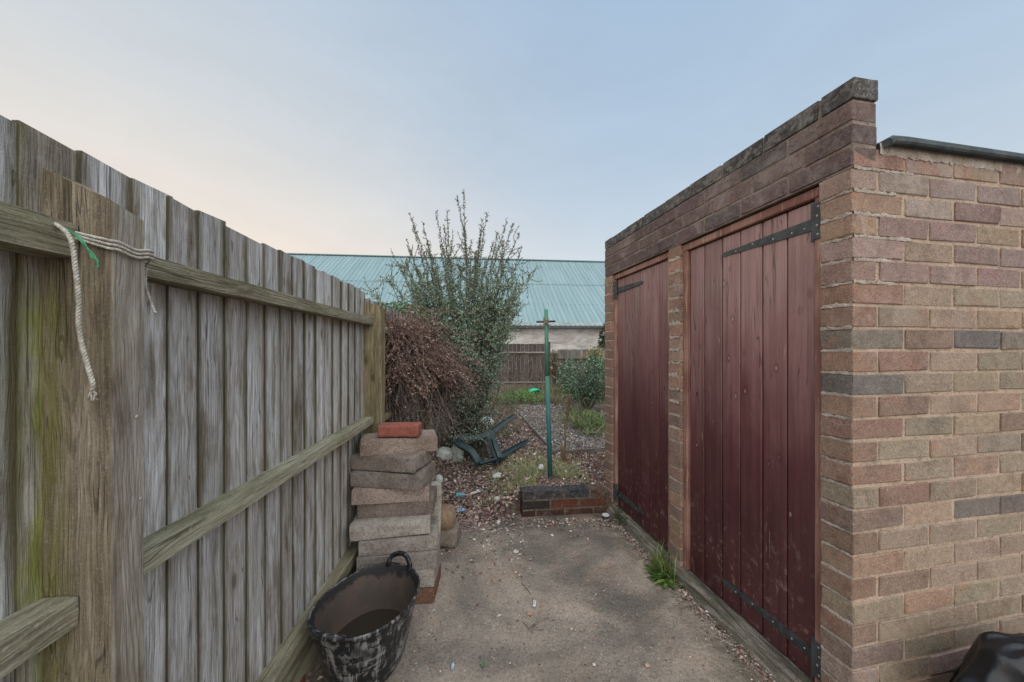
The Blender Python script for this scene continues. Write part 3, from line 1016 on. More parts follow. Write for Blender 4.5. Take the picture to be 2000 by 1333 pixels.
def path():
    xs = np.concatenate([[-0.95], np.arange(-0.9, 1.3, 0.05), [1.5, 1.8, 2.4, 3.2, 4.5]])
    rows = [-3, -2, -1, 0, 0.6, 1.0, 1.3, 1.6, 1.9, 2.1, 2.3, 2.45]
    vs, nx = [], len(xs)
    for y in rows:
        for x in xs:
            vs.append((x, y, noise.noise(Vector((x * 1.3, y * 1.3, 8))) * 0.004))
    for x in xs:
        e = 2.60 + 0.10 * noise.noise(Vector((x * 2.3, 1.5, 0))) + 0.05 * noise.noise(Vector((x * 9, 4.5, 0)))
        if x > 0.05: e = 2.86
        vs.append((x, e, -0.002))
    for x in xs:
        e = 2.60 + 0.10 * noise.noise(Vector((x * 2.3, 1.5, 0))) + 0.05 * noise.noise(Vector((x * 9, 4.5, 0)))
        if x > 0.05: e = 2.86
        vs.append((x, e + 0.02, -0.09))
    nr = len(rows) + 2
    fs = [(j * nx + i, j * nx + i + 1, (j + 1) * nx + i + 1, (j + 1) * nx + i) for j in range(nr - 1) for i in range(nx - 1)]
    mb = MB(); mb.add(vs, fs)
    tag(mb.build('concrete_path', M['concrete'], smooth=True), 'worn brown concrete path between the fence and the shed', kind='structure')


path()


# ------------------------------------------------------------------ brick shed (door face x = 0 running along +y, end face y = 0 running along +x)
SHED = empty('brick_shed', (1.114, 1.154, 0.0), math.radians(11.0))
tag(SHED, 'brick outhouse with flat felt roof and two red plank doors', 'shed')
CO = 0.075           # course height
HB = 0.065           # brick height
SL = 1.81            # length of the door wall
TH = 0.1025          # half-brick thickness
Y_MID = (0.858, 0.962)
Y_END = (1.69, SL)


def brick_variants(l, w, h, n, seed):
    out = []
    r = random.Random(seed)
    for i in range(n):
        mb = MB()
        cbox(mb, (-l / 2, -w / 2, -h / 2), (l / 2, w / 2, h / 2), 0.0045, 0.0028, rnd=r)
        out.append(mb)
    return out


_bm_cache = {}


def brick_mesh(l, w, h, mat, rnd):
    key = (round(l, 3), round(w, 3), round(h, 3), mat.name, rnd.randrange(5))
    if key not in _bm_cache:
        mb = MB()
        cbox(mb, (-l / 2, -w / 2, -h / 2), (l / 2, w / 2, h / 2), 0.003, 0.0030, rnd=random.Random(len(_bm_cache) * 7 + 1))
        _bm_cache[key] = mb.mesh('brick', mat)
    return _bm_cache[key]


def brick(parent, cx, cy, cz, l, w, h, mat, col, rnd, along='x', proud=0.0025):
    me = brick_mesh(l, w, h, mat, rnd)
    o = link('brick', me, parent, (cx + rnd.uniform(-proud, proud) * 0.8, cy + rnd.uniform(-proud, proud) * 0.8, cz + rnd.uniform(-.0012, .0012)))
    o.rotation_euler = (rnd.uniform(-.006, .006), rnd.uniform(-.006, .006), (0 if along == 'x' else math.pi / 2) + rnd.uniform(-.006, .006) + (math.pi if rnd.random() < .5 else 0))
    o.color = col
    return o


def jitter_col(c, rnd, s=0.10):
    k = 1 + rnd.uniform(-s, s)
    return (c[0] * k * (1 + rnd.uniform(-.05, .05)), c[1] * k, c[2] * k * (1 + rnd.uniform(-.05, .05)), 1)


OLIVE = [C(161, 143, 125), C(160, 145, 127), C(153, 138, 122), C(163, 143, 126), C(156, 141, 124)]
GREYB = [C(132, 123, 114), C(122, 115, 110), C(140, 131, 119)]
PINK = [C(156, 136, 128), C(146, 126, 120), C(160, 143, 135)]
BROWN = [C(158, 128, 112), C(148, 122, 108), C(160, 134, 118), C(142, 122, 110)]
DARKB = [C(112, 94, 92), C(104, 88, 88), C(118, 100, 96), C(102, 92, 92), C(122, 102, 98)]
CAP = [C(86, 85, 84), C(80, 79, 79), C(96, 93, 90)]


def end_colour(k, s, rnd):
    r = rnd.random()
    if k >= 20 and s < 0.75 and r < 0.75: return jitter_col(rnd.choice(PINK), rnd)
    if k <= 4 and r < 0.5: return jitter_col(rnd.choice(PINK), rnd)
    if r < 0.10: return jitter_col(rnd.choice(GREYB), rnd)
    if r < 0.25: return jitter_col(rnd.choice(BROWN), rnd)
    return jitter_col(rnd.choice(OLIVE), rnd, 0.07)


def shed_bricks():
    r = random.Random(3)
    # end wall, stretcher bond, its corner bricks also show as the door-side pier
    for k in range(26):
        z = k * CO + CO / 2 + 0.002
        x = 0.0
        first = True
        while x < 1.42:
            l = 0.215
            if first and k % 2 == 0: l = 0.1025
            l = min(l, 1.452 - x)
            col = jitter_col(r.choice(BROWN), r, 0.12) if first and r.random() < 0.75 else end_colour(k, x, r)
            brick(SHED, x + l / 2, TH / 2, z, l, TH, HB, M['brick'], col, r)
            x += l + 0.010
            first = False
    # middle and far piers
    for (y0, y1) in (Y_MID, Y_END):
        for k in range(25):
            z = k * CO + CO / 2 + 0.002
            if k == 0: continue
            brick(SHED, 0.1075, (y0 + y1) / 2, z, 0.215, y1 - y0, HB, M['brick'], jitter_col(r.choice(BROWN), r, 0.14), r)
    # four courses over the doors
    for k in range(25, 29):
        z = k * CO + CO / 2 + 0.002
        y = 0.0
        first = True
        while y < SL - 0.02:
            l = 0.215
            if first: l = [0.215, 0.155, 0.215, 0.1025][k - 25]
            l = min(l, SL - y)
            if l < 0.04: break
            top = k == 28
            col = jitter_col(r.choice(CAP if top else DARKB), r, 0.12)
            off = 0.001 if top else -0.0025
            brick(SHED, TH / 2 + off, y + l / 2, z, l, TH, HB if not top else 0.068, M['brick_cap'] if top else M['brick_dark'], col, r, 'y', 0.002)
            y += l + 0.010
            first = False


shed_bricks()


def rough_strip(mb, x0, x1, y, z0, z1, out, seed, mat=0, axis='x', flat=False):
    """lumpy tongue of mortar squeezed out of a joint and smeared over the brick edge below or above."""
    n = max(4, int(abs(x1 - x0) / 0.008))
    vs, fs = [], []
    for i in range(n + 1):
        t = i / n
        x = x0 + (x1 - x0) * t
        a = noise.noise(Vector((x * 40 + seed, seed * 1.7, 0)))
        b = noise.noise(Vector((x * 60 + seed, seed * 2.7, 9))) + 0.5 * noise.noise(Vector((x * 170 + seed, seed * 1.7, 4)))
        c = noise.noise(Vector((x * 75 + seed, seed * 0.7, 19)))
        hgt = z1 - z0
        zl = z0 + hgt * 0.30 * c
        zh = z1 if flat else z1 + hgt * 0.75 * b
        o = max(0.0006, out * (0.55 + 1.3 * a))
        row = [(0.006, zl), (-o * 0.8, zl + 0.002), (-o, (zl + zh) / 2), (-o * 0.5, zh - 0.001), (0.006, zh + 0.001)]
        for (d, z) in row:
            vs.append((y + d, x, z) if axis == 'y' else (x, y + d, z))
    for i in range(n):
        for j in range(4):
            q = (i * 5 + j, i * 5 + j + 1, (i + 1) * 5 + j + 1, (i + 1) * 5 + j)
            fs.append(q if axis == 'y' else q[::-1])
    mb.add(vs, fs, mat)


def shed_mortar():
    rec = 0.0042
    mb = MB()
    box(mb, (rec, rec, 0.0), (1.449, TH - rec, 26 * CO - 0.004))                   # end wall core
    box(mb, (rec + 0.001, Y_MID[0] + rec, 0.05), (0.21, Y_MID[1] - rec, 25 * CO - 0.003))
    box(mb, (rec + 0.001, Y_END[0] + rec, 0.05), (0.21, Y_END[1] - rec, 25 * CO - 0.003))
    mb.build('mortar', M['mortar'], SHED)
    mb = MB()
    box(mb, (0.0012, 0.0022, 25 * CO + 0.001), (TH - rec, SL - rec, 28 * CO - 0.003))
    box(mb, (0.007, 0.006, 28 * CO - 0.002), (TH - rec - 0.001, SL - 0.006, 29 * CO - 0.0075))
    mb.build('mortar', M['mortar_dark'], SHED)
    mb = MB()
    r = random.Random(5)
    for k in range(1, 25):                                                       # squeezed-out pale joints on the piers
        z = k * CO
        if k > 9 or r.random() < 0.6:
            hi = 1.0 if k > 12 else 0.45
            rough_strip(mb, Y_MID[0] + 0.004, Y_MID[1] - 0.004, 0.001, z - 0.007, z + 0.009 + 0.012 * hi * r.random(), 0.0042 * hi, k * 3.3, 0, 'y')
            rough_strip(mb, Y_END[0] + 0.004, Y_END[1] - 0.004, 0.001, z - 0.005, z + 0.007, 0.0025 * hi, k * 5.1, 0, 'y')
        rough_strip(mb, 0.003, TH - 0.002, 0.001, z - 0.005, z + (0.009 if k > 17 else 0.006) , 0.003 if k > 17 else 0.0012, k * 7.7, 0, 'y')
    for k in range(20, 26):
        rough_strip(mb, 0.004, 0.16 + 0.1 * r.random(), 0.001, k * CO - 0.005, k * CO + 0.008, 0.002, k * 2.9, 0, 'x')
    rough_strip(mb, 0.108, 1.44, 0.001, 26 * CO - 0.024, 26 * CO + 0.018, 0.004, 77.0, 0, 'x', True)   # mortar bed under the roof edge
    tag(mb.build('mortar_tongues', M['mortar_pale'], SHED), kind='stuff')
    mb = MB()                                                                     # dark inside and rear walls so the shed is closed
    box(mb, (0.075, TH, 0.02), (0.09, Y_MID[0] + 0.02, 25 * CO - 0.01))
    box(mb, (0.075, Y_MID[1] - 0.02, 0.02), (0.09, Y_END[0] + 0.02, 25 * CO - 0.01))
    box(mb, (0.22, SL - TH + 0.004, 0.0), (1.448, SL - 0.004, 26 * CO))
    box(mb, (1.35, TH, 0.0), (1.446, SL - TH, 26 * CO))
    mb.build('inner_wall', M['dark'], SHED)


shed_mortar()


def shed_roof():
    mb = MB()
    z0, z1 = 1.962, 1.980
    prof = [(-0.026, z0 - 0.003), (-0.031, z0 + 0.003), (-0.029, z1), (-0.020, z1 + 0.008), (0.02, z1 + 0.004), (SL + 0.05, z1 - 0.03), (SL + 0.05, z0 - 0.03), (-0.008, z0 + 0.001)]
    vs, fs = [], []
    xs = [0.118, 0.135, 0.20, 0.35, 0.5, 0.65, 0.8, 0.95, 1.1, 1.25, 1.42, 1.50]
    for i, x in enumerate(xs):
        d = -0.014 if i == 0 else (-0.004 if i == 1 else 0.0)
        for (y, z) in prof:
            vs.append((x, y, z + d + noise.noise(Vector((x * 6, y * 5, 2))) * 0.004))
    k = len(prof)
    for i in range(len(xs) - 1):
        for j in range(k):
            j2 = (j + 1) % k
            fs.append((i * k + j2, i * k + j, (i + 1) * k + j, (i + 1) * k + j2))
    fs.append(tuple(range(k)))
    fs.append(tuple((len(xs) - 1) * k + j for j in range(k))[::-1])
    mb.add(vs, fs)
    mb.build('roof', M['felt'], SHED)


shed_roof()


def plinth():
    mb = MB()
    vs, fs = [], []
    n = 60
    prof = [(0.07, 0.044), (0.012, 0.046), (-0.012, 0.040), (-0.030, 0.024), (-0.055, 0.004), (-0.06, -0.02)]
    for i in range(n + 1):
        y = TH + 0.002 + (SL - TH) * i / n
        for j, (x, z) in enumerate(prof):
            a = noise.noise(Vector((y * 14, j * 2.3, 1))) * 0.006 if 0 < j < 5 else 0
            b = noise.noise(Vector((y * 5, j * 0.6, 7))) * 0.006 if 1 < j < 5 else 0
            vs.append((x + b, y, z + a * 0.6))
    k = len(prof)
    for i in range(n):
        for j in range(k - 1):
            fs.append((i * k + j, i * k + j + 1, (i + 1) * k + j + 1, (i + 1) * k + j))
    mb.add(vs, fs)
    mb.build('plinth', M['plinth'], SHED)


plinth()

ZD0, ZD1 = 0.052, 1.825     # planks from / to


def screw(mb, x, y, z, r=0.0045):
    n = 7
    vs = [(x, y + r * math.cos(2 * math.pi * i / n), z + r * math.sin(2 * math.pi * i / n)) for i in range(n)] + [(x - 0.0022, y, z)]
    mb.add(vs, [(i, n, (i + 1) % n) for i in range(n)], 1)


def make_door(y0, y1, hinge_near, lbl):
    """planks between y0 and y1; the hinges sit at the y0 side when hinge_near else the y1 side."""
    r = random.Random(int(y0 * 100))
    jw = 0.034
    fr = MB()
    cbox(fr, (0.018, y0 + 0.002, 0.05), (0.072, y0 + jw, 1.832), 0.003)
    cbox(fr, (0.018, y1 - jw, 0.05), (0.072, y1 - 0.002, 1.832), 0.003)
    cbox(fr, (0.016, y0 + 0.002, 1.8325), (0.072, y1 - 0.002, 1.868), 0.003, 0.002)
    fr.build('door_frame', M['flaky'], SHED)
    a, b = y0 + jw + 0.004, y1 - jw - 0.004
    bk = MB()
    cbox(bk, (0.046, a, ZD0 + 0.004), (0.066, b, ZD1 - 0.004), 0.002)
    door = bk.build('door', M['dark'], SHED)
    tag(door, lbl)
    n = 6
    cuts = [a + (b - a) * i / n for i in range(n + 1)]
    for i in range(1, n): cuts[i] += r.uniform(-.006, .006)
    for i in range(n):
        w = cuts[i + 1] - cuts[i] - 0.0064
        pl = MB()
        vs, fs = [], []
        # beaded, slightly cupped plank
        cup = r.uniform(-.0012, .0014)
        prof = [(0.012, 0), (0.0030, 0), (0.0, 0.0036), (-cup, w * 0.5), (0.0, w - 0.0036), (0.0030, w), (0.012, w)]
        zb = r.uniform(-.004, .004)
        for z in (zb, 0.6, 1.2, ZD1 - ZD0):
            for (x, y) in prof:
                vs.append((x, y, z))
        k = len(prof)
        for q in range(3):
            for j in range(k - 1):
                fs.append((q * k + j, (q + 1) * k + j, (q + 1) * k + j + 1, q * k + j + 1))
        fs.append(tuple(range(k)))
        fs.append(tuple(3 * k + j for j in range(k))[::-1])
        pl.add(vs, fs)
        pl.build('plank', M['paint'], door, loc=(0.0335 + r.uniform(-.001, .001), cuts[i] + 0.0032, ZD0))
    for zc in (1.742, 0.150):
        hb = MB()
        sgn = 1 if hinge_near else -1
        ys = a if hinge_near else b
        L = 0.44 if hinge_near else 0.36
        # tapered strap on the planks
        pts = [(0.0, 0.022), (0.10, 0.020), (0.30, 0.013), (L - 0.015, 0.010), (L, 0.004)]
        vs, fs = [], []
        for (d, hw) in pts:
            y = ys + sgn * (d + 0.004)
            for (x, z) in ((0.0338, -hw), (0.0285, -hw), (0.0285, hw), (0.0338, hw)):
                vs.append((x, y, zc + z))
        for i in range(len(pts) - 1):
            for j in range(4):
                q = (i * 4 + j, i * 4 + (j + 1) % 4, (i + 1) * 4 + (j + 1) % 4, (i + 1) * 4 + j)
                fs.append(q if sgn > 0 else q[::-1])
        fs.append((16, 17, 18, 19))
        hb.add(vs, fs, 0)
        # butt plate on the jamb and the knuckle between
        yb0, yb1 = (ys - 0.036, ys - 0.004) if hinge_near else (ys + 0.004, ys + 0.036)
        cbox(hb, (0.0135, yb0, zc - 0.062), (0.0185, yb1, zc + 0.070), 0.001)
        tube(hb, [(0.021, ys, zc - 0.066), (0.021, ys, zc + 0.072)], 0.0085, 10)
        for dz in (-0.045, -0.012, 0.022, 0.055):
            screw(hb, 0.0133, (yb0 + yb1) / 2 + r.uniform(-.006, .006) - 0.003 * sgn, zc + dz, 0.0042)
        for d in (0.04, 0.09, 0.17, 0.27, 0.36):
            if d < L: screw(hb, 0.0283, ys + sgn * d, zc + r.uniform(-.006, .006), 0.0036)
        hb.build('strap_hinge', [M['iron'], M['screw']], door)
    kh = MB()                                           # keyhole
    kz, ky = 1.04, (b - 0.055 if hinge_near else a + 0.05)
    tube(kh, [(0.0315, ky, kz + 0.004), (0.0345, ky, kz + 0.004)], 0.0045, 8)
    box(kh, (0.0315, ky - 0.002, kz - 0.012), (0.0345, ky + 0.002, kz + 0.002))
    kh.build('keyhole', M['dark'], door)
    return door


make_door(TH + 0.001, Y_MID[0] - 0.001, True, 'larger looking red plank door beside the corner pier')
make_door(Y_MID[1] + 0.001, Y_END[0] - 0.001, False, 'red plank door beyond the middle brick pier')


# ------------------------------------------------------------------ timber fence (face x = 0 running along +y, passage on +x)
FENCE = empty('timber_fence', (-0.74, 0.0, 0.0), math.radians(4.24))
tag(FENCE, 'weathered grey feather-edge board fence with rails and posts', 'fence')
F_TOP = H + 0.351


def fence():
    r = random.Random(21)
    pitch = 0.0892
    var = []
    for i in range(8):
        mb = MB()
        w = 0.101
        nz = 6
        top = F_TOP - 0.045
        bow = r.uniform(-.003, .003)
        skew = r.uniform(-.004, .004)
        vs, fs = [], []
        for q in range(nz + 1):
            z = top * q / nz
            e = bow * math.sin(math.pi * q / nz)
            dz0 = dz1 = 0
            if q == nz:
                dz0, dz1 = skew, -skew
            vs += [(0.000 + e, 0.0, z + dz0), (0.0095 + e, 0.0, z + dz0), (0.0105 + e, 0.0015, z + dz0), (0.005 + e * .5, w, z + dz1), (0.0 - 0.001, w, z + dz1)]
        k = 5
        for q in range(nz):
            for j in range(k):
                j2 = (j + 1) % k
                fs.append((q * k + j, q * k + j2, (q + 1) * k + j2, (q + 1) * k + j))
        fs.append((4, 3, 2, 1, 0))
        fs.append(tuple(nz * k + j for j in range(k)))
        mb.add(vs, fs)
        var.append(mb.mesh('board', M['board']))
    # measured board edges near the camera, then an even pitch
    edges = [0.548 - pitch * i for i in range(1, 9)][::-1] + [0.548, 0.635, 0.725, 0.814, 0.902, 0.99, 1.082, 1.176, 1.267, 1.347, 1.43]
    while edges[-1] < 5.9: edges.append(edges[-1] + pitch * r.uniform(.96, 1.04))
    mossy = var[2].copy(); mossy.materials.clear(); mossy.materials.append(M['moss_board'])
    for y in edges:
        dz = r.uniform(-.007, .007)
        if y > 2.12: dz -= 0.035
        if y > 4.0: dz -= 0.03
        o = link('board', mossy if 0.54 < y < 0.56 else r.choice(var), FENCE, (r.uniform(-.0015, .0015), y + r.uniform(-.002, .002), 0.045 + dz))
        o.rotation_euler = (r.uniform(-.004, .004), r.uniform(-.003, .003), 0)
    # rails: pairs per bay
    def rail(y0, y1, z0, z1, seed):
        bm = rough_box((0.063, y1 - y0, z1 - z0), (3, max(6, int((y1 - y0) * 12)), 2), 0.0016, seed, 0.004)
        bm_obj('rail', bm, M['rail'], FENCE, loc=(0.004, y0, z0))
    Lr = 0.673
    bays = [(-1.2, 0.575), (0.652, 2.155), (2.20, 3.9), (3.95, 5.9)]
    for b, (y0, y1) in enumerate(bays):
        dz = -0.035 * (b >= 2) - 0.03 * (b >= 3)
        if b == 0:
            rail(y0, 0.583, H + .2154 * Lr + 0.005, H + .2154 * Lr + 0.062, 3.0)
            rail(y0, 0.583, H - .680 * Lr, H - .605 * Lr, 4.0)
        else:
            rail(y0, y1, H + .2154 * Lr + dz, H + .2756 * Lr + 0.004 + dz, 10.0 + b)
            rail(y0, y1, H - .663 * Lr + dz, H - .597 * Lr + dz, 20.0 + b)
        rail(y0, y1, 0.180 + dz * .3, 0.226 + dz * .3, 30.0 + b)
    # gravel board along the foot
    for b, (y0, y1) in enumerate([(-1.2, 0.58), (0.655, 2.12), (2.21, 3.9), (3.95, 5.9)]):
        bm = rough_box((0.03, y1 - y0, 0.135), (2, 20, 4), 0.0015, 41 + b, 0.003)
        bm_obj('gravel_board', bm, M['rail'], FENCE, loc=(0.015, y0, -0.02))
    # posts: weathered top sloping down towards the passage
    def post(y, w, d, zt_back, zt_front, mat, seed):
        mb = MB()
        n = 16
        vs, fs = [], []
        rr = 0.012
        prof = [(0.0, 0.0), (d - 0.004, 0.0), (d, 0.004), (d, w - rr), (d - rr, w), (0.0, w)]
        for q in range(n + 1):
            t = q / n
            for j, (x, yy) in enumerate(prof):
                zt = zt_back + (zt_front - zt_back) * x / d
                if j in (3, 4): zt -= 0.014
                wob = noise.noise(Vector((t * 7, j * 1.3, seed))) * 0.003
                vs.append((x + (wob if j in (1, 2, 3) else 0), yy + wob * 0.7, -0.1 + (zt + 0.1) * t))
        k = len(prof)
        for q in range(n):
            for j in range(k):
                j2 = (j + 1) % k
                fs.append((q * k + j, q * k + j2, (q + 1) * k + j2, (q + 1) * k + j))
        fs.append(tuple(n * k + j for j in range(k)))
        mb.add(vs, fs)
        return mb.build('post', mat, FENCE, loc=(0.001, y, 0))
    post(0.585, 0.066, 0.113, H + 0.303, H + 0.249, M['post'], 1.0)
    post(2.12, 0.085, 0.113, H + 0.288, H + 0.262, M['post_far'], 5.0)
    post(3.91, 0.085, 0.113, H + 0.23, H + 0.21, M['post_far'], 6.0)
    post(5.86, 0.085, 0.113, H + 0.20, H + 0.18, M['post_far'], 8.0)
    nb = MB()                                         # nail heads in the near post and rail ends
    for (x, y, z) in ((0.1152, 0.632, H - 0.27), (0.1150, 0.625, H - 0.12)):
        n = 8
        vs = [(x, y + 0.0035 * math.cos(2 * math.pi * i / n), z + 0.0035 * math.sin(2 * math.pi * i / n)) for i in range(n)] + [(x + 0.002, y, z)]
        nb.add(vs, [(i, (i + 1) % n, n) for i in range(n)])
    nb.build('nail', M['screw'], FENCE)


fence()


def floc(x, y, z):
    """fence frame to world."""
    c, s = math.cos(math.radians(4.24)), math.sin(math.radians(4.24))
    return Vector((-0.74 + x * c - y * s, x * s + y * c, z))


def ropes():
    mb = MB()
    y0, y1, d = 0.585, 0.651, 0.114
    for i in range(3):
        dz = -0.0066 * i
        zs = [1.494 - 0.002 * i, 1.462 + dz, 1.456 + dz, 1.462 + dz]
        e = 0.006
        pts = [floc(0.005, y0 - e, zs[0]), floc(d * .5, y0 - e, (zs[0] + zs[1]) / 2 - 0.003), floc(d - 0.003, y0 - e, zs[1]), floc(d + e, y0 + 0.004, zs[1] - 0.001),
               floc(d + e, (y0 + y1) / 2, zs[2]), floc(d + e, y1 - 0.010, zs[3]), floc(d - 0.004, y1 + e, zs[3]), floc(0.05, y1 + e, zs[3] + 0.004)]
        rope(mb, resample(spline(pts, 6), 0.003), 0.0026, 3, 0.015, 5)
    tail = [P(97, 433, 0.556), P(118, 444, 0.552), P(134, 460, 0.548), P(142, 482, 0.546), P(148, 530, 0.548), P(154, 590, 0.55), P(153, 625, 0.55), P(158, 665, 0.551), P(170, 712, 0.553), P(181, 748, 0.554), P(179, 762, 0.554)]
    rope(mb, resample(spline(tail, 6), 0.0025), 0.0033, 3, 0.016, 6)
    for k in range(5):                                # frayed end
        a = P(179, 760, 0.554)
        pts = [a, a + Vector((RND.uniform(-.004, .006), RND.uniform(-.003, .003), -0.008)), a + Vector((RND.uniform(-.006, .009), RND.uniform(-.004, .004), -0.018))]
        tube(mb, pts, 0.0011, 4)
    o = mb.build('rope', M['rope'], smooth=True)
    tag(o, 'frayed white rope wound round the near fence post', 'rope')
    mb = MB()
    pts = [floc(d + 0.004, y1 + 0.004, 1.455), P(287, 520, 0.668), P(284, 555, 0.668), P(291, 580, 0.668), P(298, 600, 0.668), P(304, 612, 0.668)]
    rope(mb, resample(spline(pts, 6), 0.003), 0.0028, 2, 0.012, 4)
    tag(mb.build('cord', M['rope'], smooth=True), 'thin pale cord end hanging behind the near fence post', 'cord')
    mb = MB()
    for j in range(3):
        q = j * 1.6
        pts = [P(130 + q, 447 + q, 0.553), P(150 + q * 1.5, 463, 0.552), P(166 + q * 2, 481 + q * 2, 0.551), P(182 - q, 497 + q * 2, 0.551), P(188 + q, 508, 0.551), P(193 - q, 524 - q * 3, 0.551)]
        tube(mb, resample(spline(pts, 5), 0.004), 0.0013, 5)
    tag(mb.build('twine', M['twine'], smooth=True), 'short frayed green twine dangling from the rope knot', 'twine')


ropes()


# ------------------------------------------------------------------ low planter wall
def planter():
    root = empty('planter_wall', (0.078, 2.70, 0.0), math.atan2(0.075, 0.66))
    tag(root, 'low red brick planter wall with blue-grey coping bricks', 'garden wall')
    r = random.Random(8)
    rows = [(-0.022, [0.1025, 0.215, 0.215, 0.10]), (0.053, [0.215, 0.215, 0.205]), (0.128, [0.325, 0.195, 0.115])]
    for q, (z0, ls) in enumerate(rows):
        x = 0.0
        for j, l in enumerate(ls):
            if q == 2: col = [C(66, 64, 68), C(58, 58, 63), C(98, 72, 63)][j]
            elif q == 1: col = [C(58, 54, 50), C(104, 62, 52), C(106, 70, 58)][j]
            else: col = [C(70, 54, 47), C(84, 56, 47), C(82, 58, 49), C(90, 68, 57)][j]
            zt = 0.062
            o = brick(root, x + l / 2, TH / 2, z0 + zt / 2, l, TH, zt, M['red_brick'] if q < 2 else M['brick_dark'], jitter_col(col, r, 0.08), r, 'x', 0.003)
            x += l + 0.012
    mb = MB()
    box(mb, (0.006, 0.004, -0.03), (0.655, TH - 0.006, 0.183))
    mb.build('mortar', M['plinth'], root)


planter()


# ------------------------------------------------------------------ stack of concrete blocks
BLK = [  # left front corner x, depth, end of the front edge x, depth (top block first), wording
    (-0.800, 1.850, -0.416, 1.974, 'topmost concrete block of the stack, under the red brick', C(168, 150, 136)),
    (-0.860, 1.890, -0.505, 1.816, 'second concrete block from the top of the stack', C(162, 150, 140)),
    (-0.851, 1.859, -0.463, 1.814, 'third concrete block from the top of the stack', C(158, 148, 138)),
    (-0.826, 1.815, -0.441, 1.877, 'fourth concrete block from the top of the stack', C(174, 156, 144)),
    (-0.805, 1.838, -0.420, 1.878, 'fifth concrete block from the top of the stack', C(152, 138, 128)),
    (-0.812, 1.763, -0.424, 1.834, 'pale concrete block jutting out at mid height of the stack', C(176, 170, 160)),
    (-0.768, 1.767, -0.387, 1.841, 'concrete block under the jutting pale one in the stack', C(168, 160, 150)),
    (-0.778, 1.765, -0.384, 1.806, 'third concrete block up from the ground in the stack', C(166, 158, 150)),
    (-0.780, 1.760, -0.392, 1.779, 'grey concrete block resting on the lowest brown one', C(172, 164, 154)),
    (-0.782, 1.768, -0.394, 1.777, 'lowest concrete block of the stack, stained brown', C(146, 112, 92)),
]
BH = 0.0795
for i, (xa, ya, xb, yb, lbl, colr) in enumerate(BLK):
    k = 9 - i
    L = math.hypot(xb - xa, yb - ya)
    bm = rough_box((L, 0.212, BH - 0.0028), (26, 12, 5), 0.0009, 3.0 + i * 2.7, 0.0025, 0.005 if i in (0, 1, 2, 5) else 0.0015)
    o = bm_obj('concrete_block', bm, M['block'], None, False, (xa, ya, k * BH + 0.002))
    o.rotation_euler = (math.radians(RND.uniform(-.4, .4)), math.radians((0.5, -0.9, 0.4, 0.6, -0.3, -0.8, 0.3, 0.2, -0.2, 0)[i]), math.atan2(yb - ya, xb - xa))
    kk = (0.80, 0.72, 0.70, 0.82, 0.72, 0.95, 0.86, 0.88, 0.92, 0.72)[i]
    o.color = (colr[0] * kk * .92, colr[1] * kk * .93, colr[2] * kk * .95, 1)
    tag(o, lbl, 'concrete block', 'concrete blocks stacked by the fence')
bm = rough_box((0.222, 0.10, 0.066), (16, 8, 6), 0.0012, 55, 0.003, 0.004)
o = bm_obj('red_brick', bm, M['red_brick'], None, True, (P(737, 860, 1.925).x, 1.925, 10 * BH + 0.003))
o.rotation_euler = (0, 0, math.radians(4)); o.color = C(160, 98, 86)
tag(o, 'single red clay brick lying on top of the block stack', 'brick')
bm = rough_box((0.10, 0.20, 0.42), (6, 10, 18), 0.0022, 63, 0.007, 0.006)
o = bm_obj('concrete_block', bm, M['block'], None, True, (-0.535, 2.12, 0.0))
o.rotation_euler = (math.radians(-3), math.radians(2), math.radians(13)); o.color = C(184, 178, 166)
tag(o, 'pale concrete block standing on end behind the stack', 'concrete block')
bm = rough_box((0.17, 0.16, 0.125), (9, 8, 7), 0.008, 71, 0.035, 0.01)
o = bm_obj('rubble', bm, M['block'], None, True, (-0.52, 2.26, 0.0)); o.color = C(132, 124, 114)
tag(o, 'grey lump of rubble on the ground beside the stack', 'rubble', 'rubble beside the block stack')
bm = rough_box((0.16, 0.18, 0.115), (9, 9, 7), 0.006, 79, 0.045, 0.008)
o = bm_obj('rubble', bm, M['block'], None, True, (-0.525, 2.24, 0.120)); o.color = C(138, 118, 98)
o.rotation_euler = (math.radians(5), math.radians(8), math.radians(12))
tag(o, 'rounded brown piece of broken block atop the grey lump', 'rubble', 'rubble beside the block stack')


